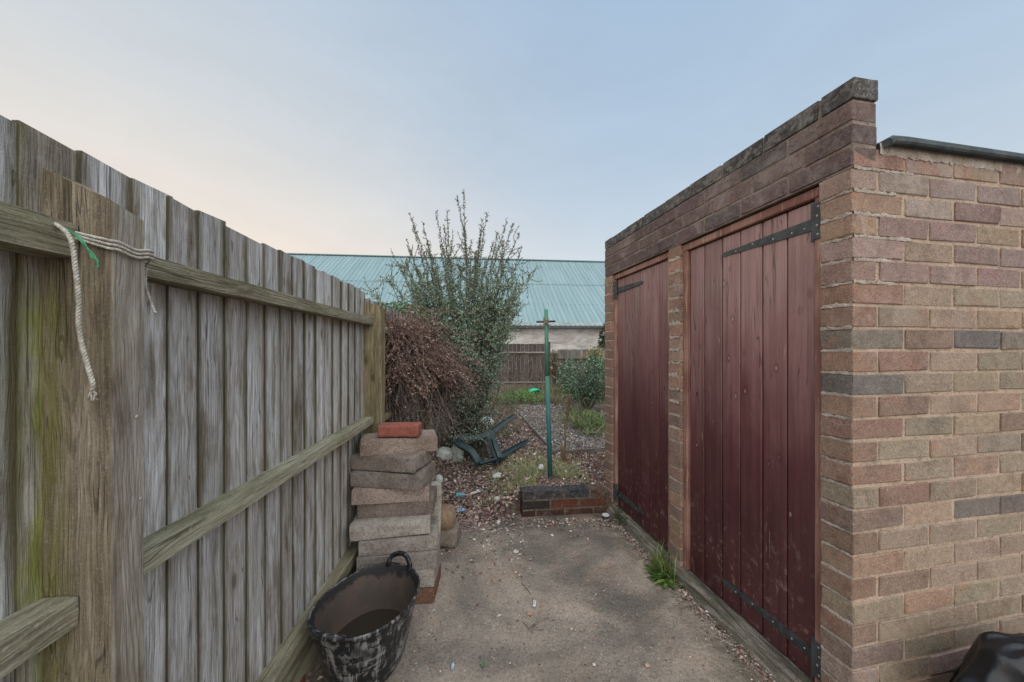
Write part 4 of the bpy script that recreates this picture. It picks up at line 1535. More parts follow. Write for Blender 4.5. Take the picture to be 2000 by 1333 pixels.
# ------------------------------------------------------------------ rubber tub
def tub():
    cx, cy = -0.586, 1.440
    rot = math.atan2(0.375, 0.124)
    root = empty('builders_tub', (cx, cy, 0.0), rot)
    tag(root, 'black oval rubber tub splashed with dried plaster', 'tub')
    A, B = 0.220, 0.184
    n = 72
    prof = [(0.0, 0.004), (0.58, 0.0), (0.67, 0.006), (0.715, 0.03), (0.85, 0.14), (0.95, 0.226), (0.985, 0.256), (1.015, 0.260), (1.02, 0.268), (1.0, 0.274), (0.978, 0.270), (0.962, 0.258), (0.93, 0.226), (0.835, 0.14), (0.705, 0.03), (0.65, 0.014), (0.0, 0.012)]
    mb = MB()
    vs, fs = [], []
    for q, (s, z) in enumerate(prof):
        for i in range(n):
            a = 2 * math.pi * i / n
            ca, sa = math.cos(a), math.sin(a)
            e = 0.92
            x = A * s * math.copysign(abs(ca) ** e, ca); y = B * s * math.copysign(abs(sa) ** e, sa)
            dz = 0.010 * ca * ca * (z / 0.3) ** 2 if z > 0.05 else 0
            wob = 1 + 0.012 * noise.noise(Vector((ca * 2, sa * 2, z * 6)))
            vs.append((x * wob, y * wob, z + dz))
    for q in range(len(prof) - 1):
        mi = 0 if q < 10 else 1
        for i in range(n):
            i2 = (i + 1) % n
            fs.append((q * n + i, q * n + i2, (q + 1) * n + i2, (q + 1) * n + i))
            mb.m.append(mi)
    mb.v, mb.f = [tuple(v) for v in vs], fs
    mb.build('body', [M['tub'], M['tub_in']], root, smooth=True)
    for sgn, flop in ((1, False), (-1, True)):
        hb = MB()
        pts = []
        for i in range(13):
            t = math.pi * i / 12
            u = -math.cos(t) * 0.058
            hgt = math.sin(t) ** 0.75
            ex = A * 1.0 - 0.03 * (u / 0.06) ** 2 * 0.6
            if not flop:
                pts.append((sgn * (ex + 0.004 * hgt), u, 0.272 + 0.054 * hgt))
            else:
                pts.append((sgn * (ex + 0.016 * hgt), u * 1.15, 0.276 + 0.018 * hgt))
        sweep(hb, spline(pts, 3), 0.020, 0.016, Vector((sgn, 0, 0.3)))
        hb.build('handle', M['tub'], root, smooth=True)
    wb = MB()
    zr = 0.098
    s = 0.784
    ring = []
    for i in range(n):
        a = 2 * math.pi * i / n
        ca, sa = math.cos(a), math.sin(a)
        ring.append((A * s * math.copysign(abs(ca) ** .92, ca), B * s * math.copysign(abs(sa) ** .92, sa), 0))
    wb.add(ring, [tuple(range(n))])
    o = wb.build('muddy_water', M['water'], None, loc=(cx, cy, zr))
    o.rotation_euler = (0, 0, rot)
    tag(o, 'brown muddy water standing inside the black tub', 'water')


tub()


# ------------------------------------------------------------------ broken green plastic chair
def chair():
    o0 = P(955, 890, 3.95)
    root = empty('garden_chair', (o0.x, o0.y, soil_z(o0.x, o0.y) + 0.02))
    tag(root, 'broken dark green plastic garden chair tipped on its side', 'chair')
    rp = Vector(root.location) - Vector((0, 0, 0.025))
    Q = lambda px, py, y: P(px, py, y * 0.97) - rp
    up = Vector((0.25, -0.8, 0.55)).normalized()
    U = [(-.5, -.5), (.5, -.5), (.5, .5), (.36, .5), (.36, -.2), (-.36, -.2), (-.36, .5), (-.5, .5)]
    U = U[::-1]
    # loop of the arm: from upper joint round to the lower joint
    fm = MB()
    loop = [Q(960, 850, 4.10), Q(942, 857, 4.06), Q(921, 861, 4.02), Q(905, 861, 4.0), Q(893, 860, 3.98), Q(890, 865, 3.95), Q(897, 872, 3.90), Q(909, 879, 3.86), Q(921, 887, 3.82), Q(928, 897, 3.79), Q(933, 906, 3.75), Q(937, 911, 3.72)]
    sweep(fm, spline(loop, 4), [0.078] * 45, 0.045, up)
    low = [Q(936, 911, 3.72), Q(950, 907, 3.77), Q(964, 903, 3.83), Q(975, 899, 3.88)]
    sweep(fm, spline(low, 3), 0.035, 0.05, up)
    fm.build('arm_frame', M['dark_green'], root, smooth=False)
    l1 = MB()
    sweep(l1, [Q(954, 853, 4.09), Q(968, 843, 4.14), Q(985, 829, 4.22), Q(1005, 816, 4.32)], [0.085, 0.075, 0.058, 0.042], 0.04, up, prof=U)
    l1.build('leg', M['dark_green'], root)
    l2 = MB()
    sweep(l2, [Q(964, 903.5, 3.84), Q(978, 896, 3.92), Q(1004, 880, 4.09), Q(1033, 864, 4.28)], [0.075, 0.066, 0.052, 0.04], 0.04, up, prof=U)
    l2.build('leg', M['dark_green'], root)
    sm = MB()
    sweep(sm, [Q(959, 847, 4.10), Q(960, 862, 4.05), Q(966, 878, 3.97), Q(973, 901, 3.86)], [0.13, 0.095, 0.095, 0.115], 0.022, up)
    seat = sm.build('seat_rail', M['dark_green'], root)
    rb = MB()
    sweep(rb, [Q(962, 859, 4.03), Q(967, 876, 3.94), Q(975, 899, 3.84)], 0.034, 0.018, up)
    sweep(rb, [Q(957, 862, 4.02), Q(961, 880, 3.93), Q(966, 901, 3.82)], 0.010, 0.02, up)
    rb.build('rib', M['dark_green'], seat)
    ab = MB()
    sweep(ab, spline([Q(930, 860, 4.03), Q(940, 864, 4.02), Q(948, 872, 3.98), Q(952, 883, 3.92), Q(955, 893, 3.88)], 4), 0.016, 0.022, up)
    ab.build('brace', M['dark_green'], root)


chair()


# ------------------------------------------------------------------ washing line post, stick, thin pole
def line_post():
    b = G(1075, 935, 0.155)
    root = empty('washing_line_post', (b.x, b.y, 0.0))
    tag(root, 'green washing line post with short cross arm set in concrete', 'post')
    top = P(1066.5, 605, b.y) - Vector((b.x, b.y, 0))
    mid = P(1069, 735, b.y) - Vector((b.x, b.y, 0))
    mb = MB()
    tube(mb, [(0, 0, 0.10), tuple(mid)], [0.0215, 0.0190], 14)
    mb.build('lower_pole', M['pole_blue'], root, smooth=True)
    mb = MB()
    tube(mb, [tuple(mid - Vector((0, 0, 0.01))), tuple(top)], [0.0178, 0.0172], 14)
    mb.build('upper_pole', M['pole_paint'], root, smooth=True)
    arm = MB()
    za = P(1066, 629, b.y).z
    tube(arm, [(top.x - 0.085, -0.012, za - 0.002), (top.x + 0.080, -0.008, za + 0.004)], 0.0085, 8)
    arm.build('cross_arm', M['iron'], root, smooth=True)
    ft = MB()
    n = 28
    vs, fs = [], []
    rings = [(0.155, 0.05), (0.160, 0.10), (0.150, 0.128), (0.115, 0.146), (0.06, 0.158), (0.0, 0.165)]
    for (r, z) in rings:
        for i in range(n):
            a = 2 * math.pi * i / n
            k = 1 + 0.06 * noise.noise(Vector((math.cos(a) * 1.5, math.sin(a) * 1.5, 2)))
            vs.append((r * k * math.cos(a), r * k * math.sin(a), z))
    for q in range(len(rings) - 1):
        for i in range(n):
            i2 = (i + 1) % n
            fs.append((q * n + i, q * n + i2, (q + 1) * n + i2, (q + 1) * n + i))
    ft.add(vs, fs)
    o = ft.build('footing', M['block'], root, smooth=True)
    o.color = C(150, 140, 120)
    o.location = (0, -0.02, -0.01)
    rp = MB()
    c = Vector((b.x + top.x, b.y, za))
    for k in range(5):
        pts = []
        for i in range(17):
            a = 2 * math.pi * i / 16
            pts.append(c + Vector((0.0225 * math.cos(a), 0.0225 * math.sin(a) - 0.002, -0.012 + 0.007 * k + 0.022 * math.cos(a) * (1 if k % 2 else -1))))
        tube(rp, pts, 0.0036, 5)
    for k in range(4):
        s = -1 if k % 2 else 1
        tube(rp, [c + Vector((s * 0.01, -0.03, -0.01)), c + Vector((s * (0.02 + 0.006 * k), -0.034, -0.03)), c + Vector((s * 0.03, -0.036, -0.052 - 0.006 * k))], 0.003, 5)
    tag(rp.build('rope', M['rope_brown'], smooth=True), 'old rope knotted round the cross arm of the green post', 'rope')


line_post()


def sticks():
    mb = MB()
    b = P(1099, 905, 3.60)
    pts = [P(1104, 898, 3.62), P(1104, 868, 3.62), P(1104, 842, 3.62), P(1107, 820, 3.62), P(1111, 795, 3.62), P(1114, 770, 3.62)]
    rs = [0.011, 0.011, 0.0105, 0.012, 0.013, 0.014]
    sp = spline(pts, 4)
    rr = list(np.interp(np.linspace(0, 5, len(sp)), range(6), rs))
    tube(mb, sp, rr, 8)
    tube(mb, [P(1108, 822, 3.62), P(1112, 820, 3.62)], [0.008, 0.004], 6)
    tube(mb, [P(1106, 808, 3.62), P(1101, 803, 3.60)], [0.006, 0.002], 5)
    tag(mb.build('dead_stick', M['stick'], smooth=True), 'tall bare crooked stick standing upright beside the green post', 'stick')
    mb = MB()
    tube(mb, [P(1102, 915, 3.55), P(1100, 895, 3.55), P(1097, 880, 3.55), P(1096, 869, 3.55)], [0.019, 0.018, 0.017, 0.013], 9)
    tag(mb.build('dead_stump', M['stick'], smooth=True), 'short thick dead stump in front of the tall stick', 'stump')
    mb = MB()
    yb = 8.6
    zb = soil_z(P(972, 745, yb).x, yb)
    t = P(972, 658, yb)
    tube(mb, [(t.x, yb, zb - 0.05), (t.x, yb, t.z)], 0.018, 10)
    root = mb.build('thin_pole', M['pole_paint'], smooth=True)
    tag(root, 'thin pale green pole with a small hook before the brown fence', 'pole')
    hk = MB()
    tube(hk, spline([(t.x, yb, t.z - 0.02), (t.x + 0.01, yb, t.z + 0.03), (t.x + 0.06, yb, t.z + 0.035), (t.x + 0.09, yb, t.z + 0.01)], 4), 0.007, 6)
    hk.build('hook', M['iron'], root, smooth=True)


sticks()


# ------------------------------------------------------------------ bed edging and chips
def edging():
    root = empty('bed_edging', (0.48, 3.86, 0.0))
    tag(root, 'grey timber edging boards framing the bark bed', 'edging')
    for (a, c) in ((BED[0], BED[1]), (BED[1], BED[2]), ((0.52, 3.865), (1.42, 4.02))):
        a2, c2 = Vector((*a, 0)), Vector((*c, 0))
        L = (c2 - a2).length
        bm = rough_box((L - 0.02, 0.022, 0.10), (int(L * 10), 2, 3), 0.002, L * 5, 0.003)
        z = (soil_z(*a) + soil_z(*c)) / 2
        o = bm_obj('edging_board', bm, M['edging'], root, False, (a[0] - 0.48, a[1] - 3.86, z - 0.055))
        o.rotation_euler = (0, -math.atan2(soil_z(*c) - soil_z(*a), L), math.atan2(c2.y - a2.y, c2.x - a2.x))


edging()


def chips(name, n, sampler, cols, smin, smax, lift=0.006, asp=0.5, label=None, tilt=0.35, zfun=soil_z):
    pos, al, sz, cc, nr = [], [], [], [], []
    while len(pos) < n:
        x, y = sampler()
        if x is None: continue
        a = RND.uniform(0, 2 * math.pi)
        t = RND.gauss(0, tilt)
        d = (math.cos(a) * math.cos(t), math.sin(a) * math.cos(t), math.sin(t))
        pos.append((x, y, zfun(x, y) + lift * (0.3 + RND.random()) + abs(math.sin(t)) * 0.008)); al.append(d)
        sz.append(smin + (smax - smin) * RND.random() ** 2)
        c = RND.choice(cols); k = RND.uniform(0.65, 1.25)
        cc.append((c[0] * k, c[1] * k, c[2] * k)); nr.append((RND.gauss(0, .3), RND.gauss(0, .3), 1))
    o = leaf_mesh(name, M['dry'], pos, al, sz, asp, cc, bend=0.35, nrm=nr)
    return tag(o, label, kind='stuff')


def s_bed():
    x, y = RND.uniform(-.05, 1.8), 3.85 + 3.6 * RND.random() ** 1.4
    return (x, y) if in_poly(x, y, BED) else (None, None)


def s_litter():
    y = 2.35 + 4.5 * RND.random() ** 1.8
    x = RND.uniform(-0.95, 0.55)
    e = 2.62 + 0.12 * noise.noise(Vector((x * 2.3, 1.5, 0)))
    if y < e - 0.25 * RND.random() ** 2: return (None, None)
    if y < 2.82 and x > 0.06: return (None, None)
    if in_poly(x, y, BED): return (None, None)
    return (x, y)


def s_planter():
    x, y = RND.uniform(0.05, 1.2), RND.uniform(2.83, 3.9)
    return (x, y)


def s_slab_edge():
    x = RND.uniform(-0.5, 0.85)
    y = 2.66 - abs(RND.gauss(0, 0.22)) * (1.6 if x < 0.1 else 0.35)
    if y < 1.0: return (None, None)
    return (x, y)


BARK = [C(178, 170, 164), C(156, 146, 138), C(200, 194, 188), C(128, 118, 110), C(216, 212, 208), C(166, 152, 142)]
LITTER = [C(176, 152, 142), C(146, 124, 118), C(196, 174, 160), C(184, 146, 132), C(122, 106, 100), C(208, 194, 182), C(224, 216, 208), C(170, 138, 130)]
chips('bark_chips', 20000, s_bed, BARK, 0.013, 0.042, 0.010, 0.45, 'grey brown bark chips covering the edged bed')
chips('leaf_litter', 22000, s_litter, LITTER, 0.014, 0.05, 0.008, 0.55, 'dead brown leaves and bits covering the soil')
chips('dead_leaves', 2600, s_planter, LITTER + [C(166, 104, 76)], 0.018, 0.05, 0.010, 0.55, 'brown dead leaves on the soil behind the planter wall')
chips('slab_litter', 1500, s_slab_edge, LITTER + [C(196, 186, 176)], 0.006, 0.028, 0.003, 0.55, 'dry leaf crumbs blown onto the concrete edge', 0.15, zfun=lambda x, y: 0.003)


def s_edges():
    y = RND.uniform(0.95, 2.7)
    if RND.random() < 0.55:
        x = 1.114 - 0.194 * (y - 1.154) - 0.055 - abs(RND.gauss(0, 0.035))
    else:
        x = -0.70 - 0.074 * y + abs(RND.gauss(0, 0.06))
    return (x, y)


chips('edge_litter', 1500, s_edges, LITTER + [C(110, 96, 84), C(96, 92, 70)], 0.006, 0.024, 0.003, 0.55, 'dry leaf crumbs gathered along the fence and plinth', 0.2, zfun=lambda x, y: 0.003)


def debris():
    mb = MB()
    for _ in range(330):
        x, y = s_litter() if RND.random() < 0.7 else s_bed()
        if x is None: continue
        z = soil_z(x, y) + 0.012
        a = RND.uniform(0, 6.28); L = RND.uniform(.03, .16)
        d = Vector((math.cos(a), math.sin(a), RND.uniform(-.05, .2))) * L
        p = Vector((x, y, z))
        tube(mb, [p, p + d * .5 + vnoise_(.006), p + d], [.0028, .0024, .0014], 4)
    tag(mb.build('fallen_twigs', M['twig_grey']), 'fallen twigs strewn over soil and bark bed', kind='stuff')
    mb = MB()
    for _ in range(170):
        x, y = s_litter()
        if x is None or y > 5.0: continue
        s_ = RND.uniform(.006, .022)
        cbox(mb, (x - s_, y - s_ * RND.uniform(.5, 1), soil_z(x, y) - .003), (x + s_, y + s_ * RND.uniform(.5, 1), soil_z(x, y) + s_ * RND.uniform(.5, .9)), s_ * .25, s_ * .25, 0, RND.choice([C(190, 182, 172), C(214, 210, 202), C(150, 128, 112), C(130, 122, 114), C(170, 140, 124)]))
    tag(mb.build('rubble_bits', M['dry']), 'small bits of rubble strewn among the dead leaves', kind='stuff')


def vnoise_(s):
    return Vector((RND.gauss(0, s), RND.gauss(0, s), abs(RND.gauss(0, s))))


debris()


def grit():
    mb = MB()
    def stone(x, y, z, r, c):
        s = [r * RND.uniform(.6, 1.2) for _ in range(3)]
        a = RND.uniform(0, 6.28)
        ca, sa = math.cos(a), math.sin(a)
        vs = [(s[0], 0, 0), (0, s[1], 0), (-s[0], 0, 0), (0, -s[1], 0), (s[0] * .2, s[1] * .1, s[2] * .8)]
        vs = [(x + p[0] * ca - p[1] * sa, y + p[0] * sa + p[1] * ca, z + p[2]) for p in vs]
        mb.add(vs, [(0, 1, 4), (1, 2, 4), (2, 3, 4), (3, 0, 4)], 0, c)
    cols = [C(196, 184, 168), C(150, 120, 104), C(90, 80, 74), C(214, 208, 198), C(160, 110, 90), C(70, 62, 58)]
    for _ in range(5200):
        y = 0.95 + 1.75 * RND.random() ** 1.2
        x0 = -0.70 - 0.074 * y; x1 = 1.114 - 0.194 * (y - 1.154) - 0.06
        x = RND.uniform(x0, x1)
        if RND.random() < 0.4: x = x1 - abs(RND.gauss(0, 0.04))
        stone(x, y, 0.002, RND.choice((0.0016, 0.002, 0.0026, 0.004)) * RND.uniform(.7, 1.3), RND.choice(cols))
    tag(mb.build('grit', M['dry']), 'loose grit and pebbles scattered on the concrete', kind='stuff')


grit()


# ------------------------------------------------------------------ plants
def vnoise(s):
    return Vector((RND.gauss(0, s), RND.gauss(0, s), RND.gauss(0, s)))


def tall_shrub():
    bx, by = -0.58, 4.25
    zb = soil_z(bx, by)
    root = empty('tall_shrub', (bx, by, zb))
    rp = Vector((bx, by, zb))
    tag(root, 'tall loose green shrub with upright spiky shoots', 'shrub')
    tips = [(800, 418), (808, 442), (795, 470), (851, 412), (868, 440), (873, 410), (892, 383), (905, 375), (942, 430), (940, 447), (951, 415), (990, 432), (1003, 437), (1015, 455), (1018, 485), (1037, 533), (1012, 562), (1005, 585), (1008, 606), (984, 470), (965, 470), (920, 470), (835, 470), (845, 500), (880, 470), (906, 440),
            (780, 517), (793, 514), (760, 545), (724, 566), (812, 520), (985, 520), (995, 545), (930, 490), (860, 480), (826, 435), (972, 455),
            (960, 560), (940, 540), (900, 520), (870, 540), (840, 560), (815, 580), (975, 600), (950, 620), (985, 640), (965, 660), (800, 600), (830, 610), (870, 600), (910, 590), (940, 600), (890, 640), (930, 660), (960, 690), (935, 720), (950, 740), (915, 700), (900, 740), (925, 760), (880, 690)]
    br = MB()
    pos, al, sz, cc = [], [], [], []
    greens = [C(130, 154, 126), C(150, 170, 142), C(106, 130, 106), C(168, 184, 158), C(138, 162, 144), C(190, 202, 178)]
    dull = [C(96, 84, 76), C(108, 92, 84), C(92, 88, 74)]
    def leaf(p, d, s, topness):
        pos.append(tuple(p)); al.append(tuple(d)); sz.append(s)
        c = RND.choice(dull) if RND.random() < 0.10 + 0.45 * topness else RND.choice(greens)
        k = RND.uniform(.7, 1.25)
        cc.append((c[0] * k, c[1] * k, c[2] * k))
    def shoot(p0, p1, lean, leafstep, lsize, depth, r0):
        pts = []
        n = 9
        side = vnoise(0.05) * min(1.0, (p1 - p0).length)
        for i in range(n + 1):
            t = i / n
            q = p0.lerp(p1, t) + lean * math.sin(math.pi * t) + side * math.sin(math.pi * t * 1.0)
            pts.append(q)
        tube(br, pts, [r0 * (1 - 0.85 * i / n) + 0.0008 for i in range(n + 1)], 4)
        L = (p1 - p0).length
        m = int(L / leafstep)
        for j in range(m):
            t = (j + RND.random()) / m
            if t < 0.12 and depth == 0: continue
            f = t * n; i = min(n - 1, int(f))
            q = pts[i].lerp(pts[i + 1], f - i)
            d = (pts[i + 1] - pts[i]).normalized()
            z = q.z + zb
            tp = sstep(1.9, 2.6, z)
            if depth == 0 and t > 0.22:
                if RND.random() < (0.55 if tp < 0.5 else 0.85):
                    side_d = (d * (0.55 + 0.5 * tp) + vnoise(0.75 - 0.1 * tp)).normalized()
                    l = RND.uniform(0.07, 0.26) if RND.random() > tp else (RND.uniform(0.02, 0.05) if RND.random() < 0.82 or t > 0.8 else RND.uniform(0.1, 0.22))
                    shoot(q, q + side_d * l + Vector((0, 0, 0.02 * (1 - tp))), vnoise(0.006), 0.013 - 0.004 * tp, lsize * (1 - 0.25 * tp), 1, 0.0022)
            for _ in range(2):
                leaf(q, (d * 0.5 + vnoise(0.7)).normalized(), lsize * RND.uniform(.6, 1.25), tp)
    for (px, py) in tips:
        for rep in range(1 if py < 500 else 2):
            y = by + RND.uniform(-.32, .32)
            tip = P(px + RND.uniform(-4, 4) * rep, py + RND.uniform(-6, 6) * rep, y) - rp
            start = Vector((RND.uniform(-.07, .07) + 0.06 * tip.x, (y - by) * 0.2 + RND.uniform(-.05, .05), RND.uniform(0.0, 0.35)))
            out = Vector((-tip.x * 0.03 + RND.gauss(0, .02), 0, 0.02 * tip.z))
            shoot(start, tip, out, 0.020, 0.024, 0, 0.008 if py < 520 else 0.005)
    # dense leafy body
    for _ in range(3500):
        z = RND.uniform(0.0, 1.8)
        w = 0.20 + 0.32 * sstep(0.2, 1.5, z)
        u, v = RND.gauss(0, .42), RND.gauss(0, .45)
        q = Vector((u * w - 0.0 + 0.06 * math.sin(z * 5), v * 0.42, z))
        cl = noise.noise(Vector((q.x * 5, q.y * 5, q.z * 5)) + Vector((3, 1, 2)))
        if cl < -0.04: continue
        for _k in range(3):
            leaf(q + vnoise(0.022), (vnoise(0.8) + Vector((0, 0, .3))).normalized(), RND.uniform(.014, .030), 0.0)
    # low skirt trailing to the right of the trunk
    for _ in range(5200):
        py = RND.uniform(640, 862)
        q = P(RND.gauss(912 if py > 760 else 925, 24 if py < 800 else 30), py, by + RND.uniform(-0.6, 0.5)) - rp
        if q.z < soil_z(q.x + bx, q.y + by) - zb: continue
        if noise.noise(q * 5.0 + Vector((9, 4, 1))) < -0.10: continue
        for _k in range(2):
            leaf(q + vnoise(0.02), vnoise(1).normalized(), RND.uniform(.014, .030), 0.25 if py > 780 else 0.05)
    for _ in range(130):
        e = P(RND.gauss(918, 32), RND.uniform(660, 850), by + RND.uniform(-0.5, 0.4)) - rp
        st = Vector((RND.gauss(0.05, .12), RND.uniform(-.3, .2), 0.0))
        tube(br, spline([st, st.lerp(e, .5) + Vector((0, 0, .12)) + vnoise(.05), e], 4), [0.0045 - 0.0004 * i for i in range(9)], 3)
    br.build('branches', M['twig'], root)
    leaf_mesh('foliage', M['leaves'], pos, al, sz, 0.5, cc, root, nrm=np.tile([0.0, -0.7, 0.8], (len(pos), 1)))


tall_shrub()


def red_shrub():
    bx, by = -0.86, 2.95
    zb = soil_z(bx, by)
    rp = Vector((bx, by, zb))
    root = empty('trailing_shrub', tuple(rp))
    tag(root, 'mounded trailing shrub of reddish brown twigs beside the fence post', 'shrub')
    br, pos, al, sz, cc = MB(), [], [], [], []
    reds = [C(162, 124, 112), C(144, 108, 99), C(174, 142, 128), C(130, 100, 93), C(186, 160, 147), C(208, 182, 166), C(118, 94, 87), C(150, 134, 116)]
    dark = [C(100, 84, 80), C(84, 72, 70), C(116, 100, 94), C(140, 126, 118), C(74, 64, 62)]
    cx, cz = 0.02, 1.02 - zb
    def inside_lim(p):
        w = p + rp
        lim = -0.74 - 0.074 * w.y + 0.02
        if w.x < lim: p.x += lim - w.x
        if w.y < 2.25: p.y += 2.25 - w.y
        return p
    n_top = 1500
    for k in range(n_top):
        # start on an upper dome, grow outwards then droop
        a = RND.uniform(-1.75, 0.6)                        # azimuth about the mound, 0 = +x, -pi/2 = towards the camera
        e = math.asin(RND.uniform(0.15, 0.98))
        rr = RND.uniform(0.70, 0.98)
        ca, sa = math.cos(a), math.sin(a)
        ex, ey, ez = 0.33, 0.58, 0.44
        s = Vector((cx + ex * rr * ca * math.cos(e), ey * rr * sa * math.cos(e), cz + ez * rr * math.sin(e)))
        s.x -= 0.10 * sstep(0.0, -0.6, s.y)
        s.z += 0.10 - 0.55 * max(0.0, s.x - cx) + 0.22 * noise.noise(s * 4.5)
        s += vnoise(0.03)
        out = Vector((ca + 0.25, sa * 0.9, -0.15)).normalized()
        L = RND.uniform(0.08, 0.24) * (1.9 if RND.random() < 0.16 else 1)
        pts = [s]
        d = (out + vnoise(0.40)).normalized()
        n = 8
        for i in range(n):
            d = (d + Vector((0, 0, -0.11)) + vnoise(0.12)).normalized()
            pts.append(inside_lim(pts[-1] + d * L / n))
        tube(br, pts, [0.0015 * (1 - .75 * i / n) + .0005 for i in range(n + 1)], 3)
        fam = reds if s.z > cz + 0.06 or RND.random() < 0.35 else dark
        for j in range(int(L / 0.0070)):
            t = RND.random() * n; i = min(n - 1, int(t))
            q = pts[i].lerp(pts[i + 1], t - i)
            dd = (pts[i + 1] - pts[i]).normalized()
            pos.append(tuple(q)); al.append(tuple((dd * 0.8 + vnoise(0.5)).normalized())); sz.append(RND.uniform(.009, .021))
            c = RND.choice(fam); kk = RND.uniform(.65, 1.25)
            cc.append((c[0] * kk, c[1] * kk, c[2] * kk))
    # tangled inner stems hanging towards the ground
    for k in range(430):
        a = RND.uniform(-1.9, 0.7)
        rr = RND.uniform(0.35, 0.92)
        s = Vector((cx + 0.34 * rr * math.cos(a), 0.58 * rr * math.sin(a), cz + RND.uniform(-.2, .25)))
        s.x -= 0.12 * sstep(0.0, -0.6, s.y)
        L = RND.uniform(0.15, 0.48)
        d = (Vector((math.cos(a) * .3, math.sin(a) * .3, -1)) + vnoise(0.5)).normalized()
        pts = [s]
        for i in range(7):
            d = (d + vnoise(0.16) + Vector((0, 0, -0.05))).normalized()
            q = inside_lim(pts[-1] + d * L / 7)
            q.z = max(q.z, 0.01)
            pts.append(q)
        tube(br, pts, [0.0022 * (1 - .7 * i / 7) + .0006 for i in range(8)], 3)
        for j in range(int(L / 0.020)):
            t = RND.random() * 7; i = min(6, int(t))
            q = pts[i].lerp(pts[i + 1], t - i)
            pos.append(tuple(q)); al.append(tuple(vnoise(1).normalized())); sz.append(RND.uniform(.008, .019))
            c = RND.choice(dark); kk = RND.uniform(.6, 1.2)
            cc.append((c[0] * kk, c[1] * kk, c[2] * kk))
    for k in range(9):                                      # main stems from the root
        a = RND.uniform(-1.8, 0.6)
        e = Vector((cx + 0.25 * math.cos(a), 0.4 * math.sin(a), cz + 0.2))
        tube(br, spline([Vector((RND.uniform(-.02, .1), RND.uniform(-.2, .2), -0.02)), Vector((0.05, 0, 0.4)) + vnoise(.05), e], 5), [0.012 - 0.0008 * i for i in range(11)], 5)
    br.build('branches', M['twig_grey'], root)
    leaf_mesh('foliage', M['leaves'], pos, al, sz, 0.55, cc, root)


red_shrub()


def leafy_bush(name, label, cx, cy, zc, rx, ry, rz, n, smin, smax, cols, width=0.5, cat='shrub', clump=0.0, stem=True, group=None, seed=1):
    zb = soil_z(cx, cy)
    root = empty(name, (cx, cy, zb))
    tag(root, label, cat, group)
    br, pos, al, sz, cc = MB(), [], [], [], []
    for k in range(n):
        d = vnoise(1).normalized()
        r = RND.random() ** 0.4
        q = Vector((d.x * rx * r, d.y * ry * r, zc - zb + d.z * rz * r))
        if noise.noise(q * (3.0 / max(rx, 0.2)) * 0.6 + Vector((seed, seed * 2, 5))) < clump - 0.25: continue
        if q.z < 0.01: continue
        pos.append(tuple(q)); al.append(tuple((d * .5 + vnoise(.6)).normalized())); sz.append(RND.uniform(smin, smax))
        c = RND.choice(cols); kk = RND.uniform(.65, 1.3)
        cc.append((c[0] * kk, c[1] * kk, c[2] * kk))
    if stem:
        for k in range(26):
            d = vnoise(1).normalized(); d.z = abs(d.z)
            e = Vector((d.x * rx * .9, d.y * ry * .9, zc - zb + d.z * rz * .8 - .2 * rz))
            tube(br, spline([Vector((RND.uniform(-.05, .05), RND.uniform(-.05, .05), -.03)), e * 0.5 + vnoise(.03), e], 4), [0.008 - 0.0007 * i for i in range(9)], 4)
        br.build('branches', M['twig'], root)
    leaf_mesh('foliage', M['leaves'], pos, al, sz, width, cc, root)
    return root


EV = [C(94, 122, 92), C(76, 104, 78), C(120, 146, 114), C(164, 184, 162), C(66, 90, 68)]
leafy_bush('evergreen_bush', 'dark glossy evergreen bush by the bark bed behind the shed corner', 1.42, 6.6, 0.72, 0.62, 0.7, 0.46, 7000, .035, .075, EV, 0.42, clump=0.08)
leafy_bush('climber', 'light green leafy climber spilling over the fence top', -1.12, 3.55, 1.55, 0.28, 0.5, 0.20, 3600, .018, .038, [C(84, 112, 70), C(104, 130, 88), C(70, 96, 62), C(124, 146, 108)], 0.6, clump=0.02)
leafy_bush('berry_bush', 'narrow bush with orange berries beside the brown fence post', 1.22, 10.3, 0.80, 0.13, 0.16, 0.48, 1500, .03, .06, [C(78, 94, 70), C(94, 110, 82), C(110, 96, 76), C(120, 112, 92), C(86, 100, 76), C(206, 148, 90)], 0.6)
leafy_bush('ivy', 'dark ivy climbing the pale warehouse wall', 4.35, 16.3, 1.3, 0.38, 0.2, 1.25, 3600, .05, .10, [C(58, 78, 60), C(76, 96, 74), C(48, 64, 50)], 0.8, cat='ivy', stem=True)
leafy_bush('yellow_flower', 'straggly plant with yellow blooms in front of the grey fence', 2.05, 8.7, 1.15, 0.20, 0.2, 0.22, 260, .04, .09, [C(214, 184, 84), C(140, 150, 96), C(116, 126, 80), C(130, 136, 92), C(108, 118, 80), C(150, 140, 104)], 0.5, cat='plant')


def blades(name, label, pts, nper, lmin, lmax, cols, spread=0.5, width=0.06, kind='stuff', cat=None, droop=0.5):
    mb = MB()
    for (x, y, z) in pts:
        for _ in range(nper):
            a = RND.uniform(0, 2 * math.pi)
            L = RND.uniform(lmin, lmax)
            d = Vector((math.cos(a) * spread * RND.random(), math.sin(a) * spread * RND.random(), 1)).normalized()
            p = Vector((x + RND.gauss(0, .014), y + RND.gauss(0, .014), z - 0.004))
            s = Vector((-math.sin(a), math.cos(a), 0)) * (width * L * 0.5)
            q1 = p + d * L * .5
            d2 = (d + Vector((math.cos(a), math.sin(a), -0.6)) * droop * RND.random()).normalized()
            q2 = q1 + d2 * L * .5
            c = RND.choice(cols); k = RND.uniform(.7, 1.25)
            mb.add([p - s, p + s, q1 + s * .8, q1 - s * .8, q2], [(0, 1, 2, 3), (3, 2, 4)], 0, (c[0] * k, c[1] * k, c[2] * k, 1))
    o = mb.build(name, M['leaves'])
    tag(o, label, cat, kind=kind)
    return o


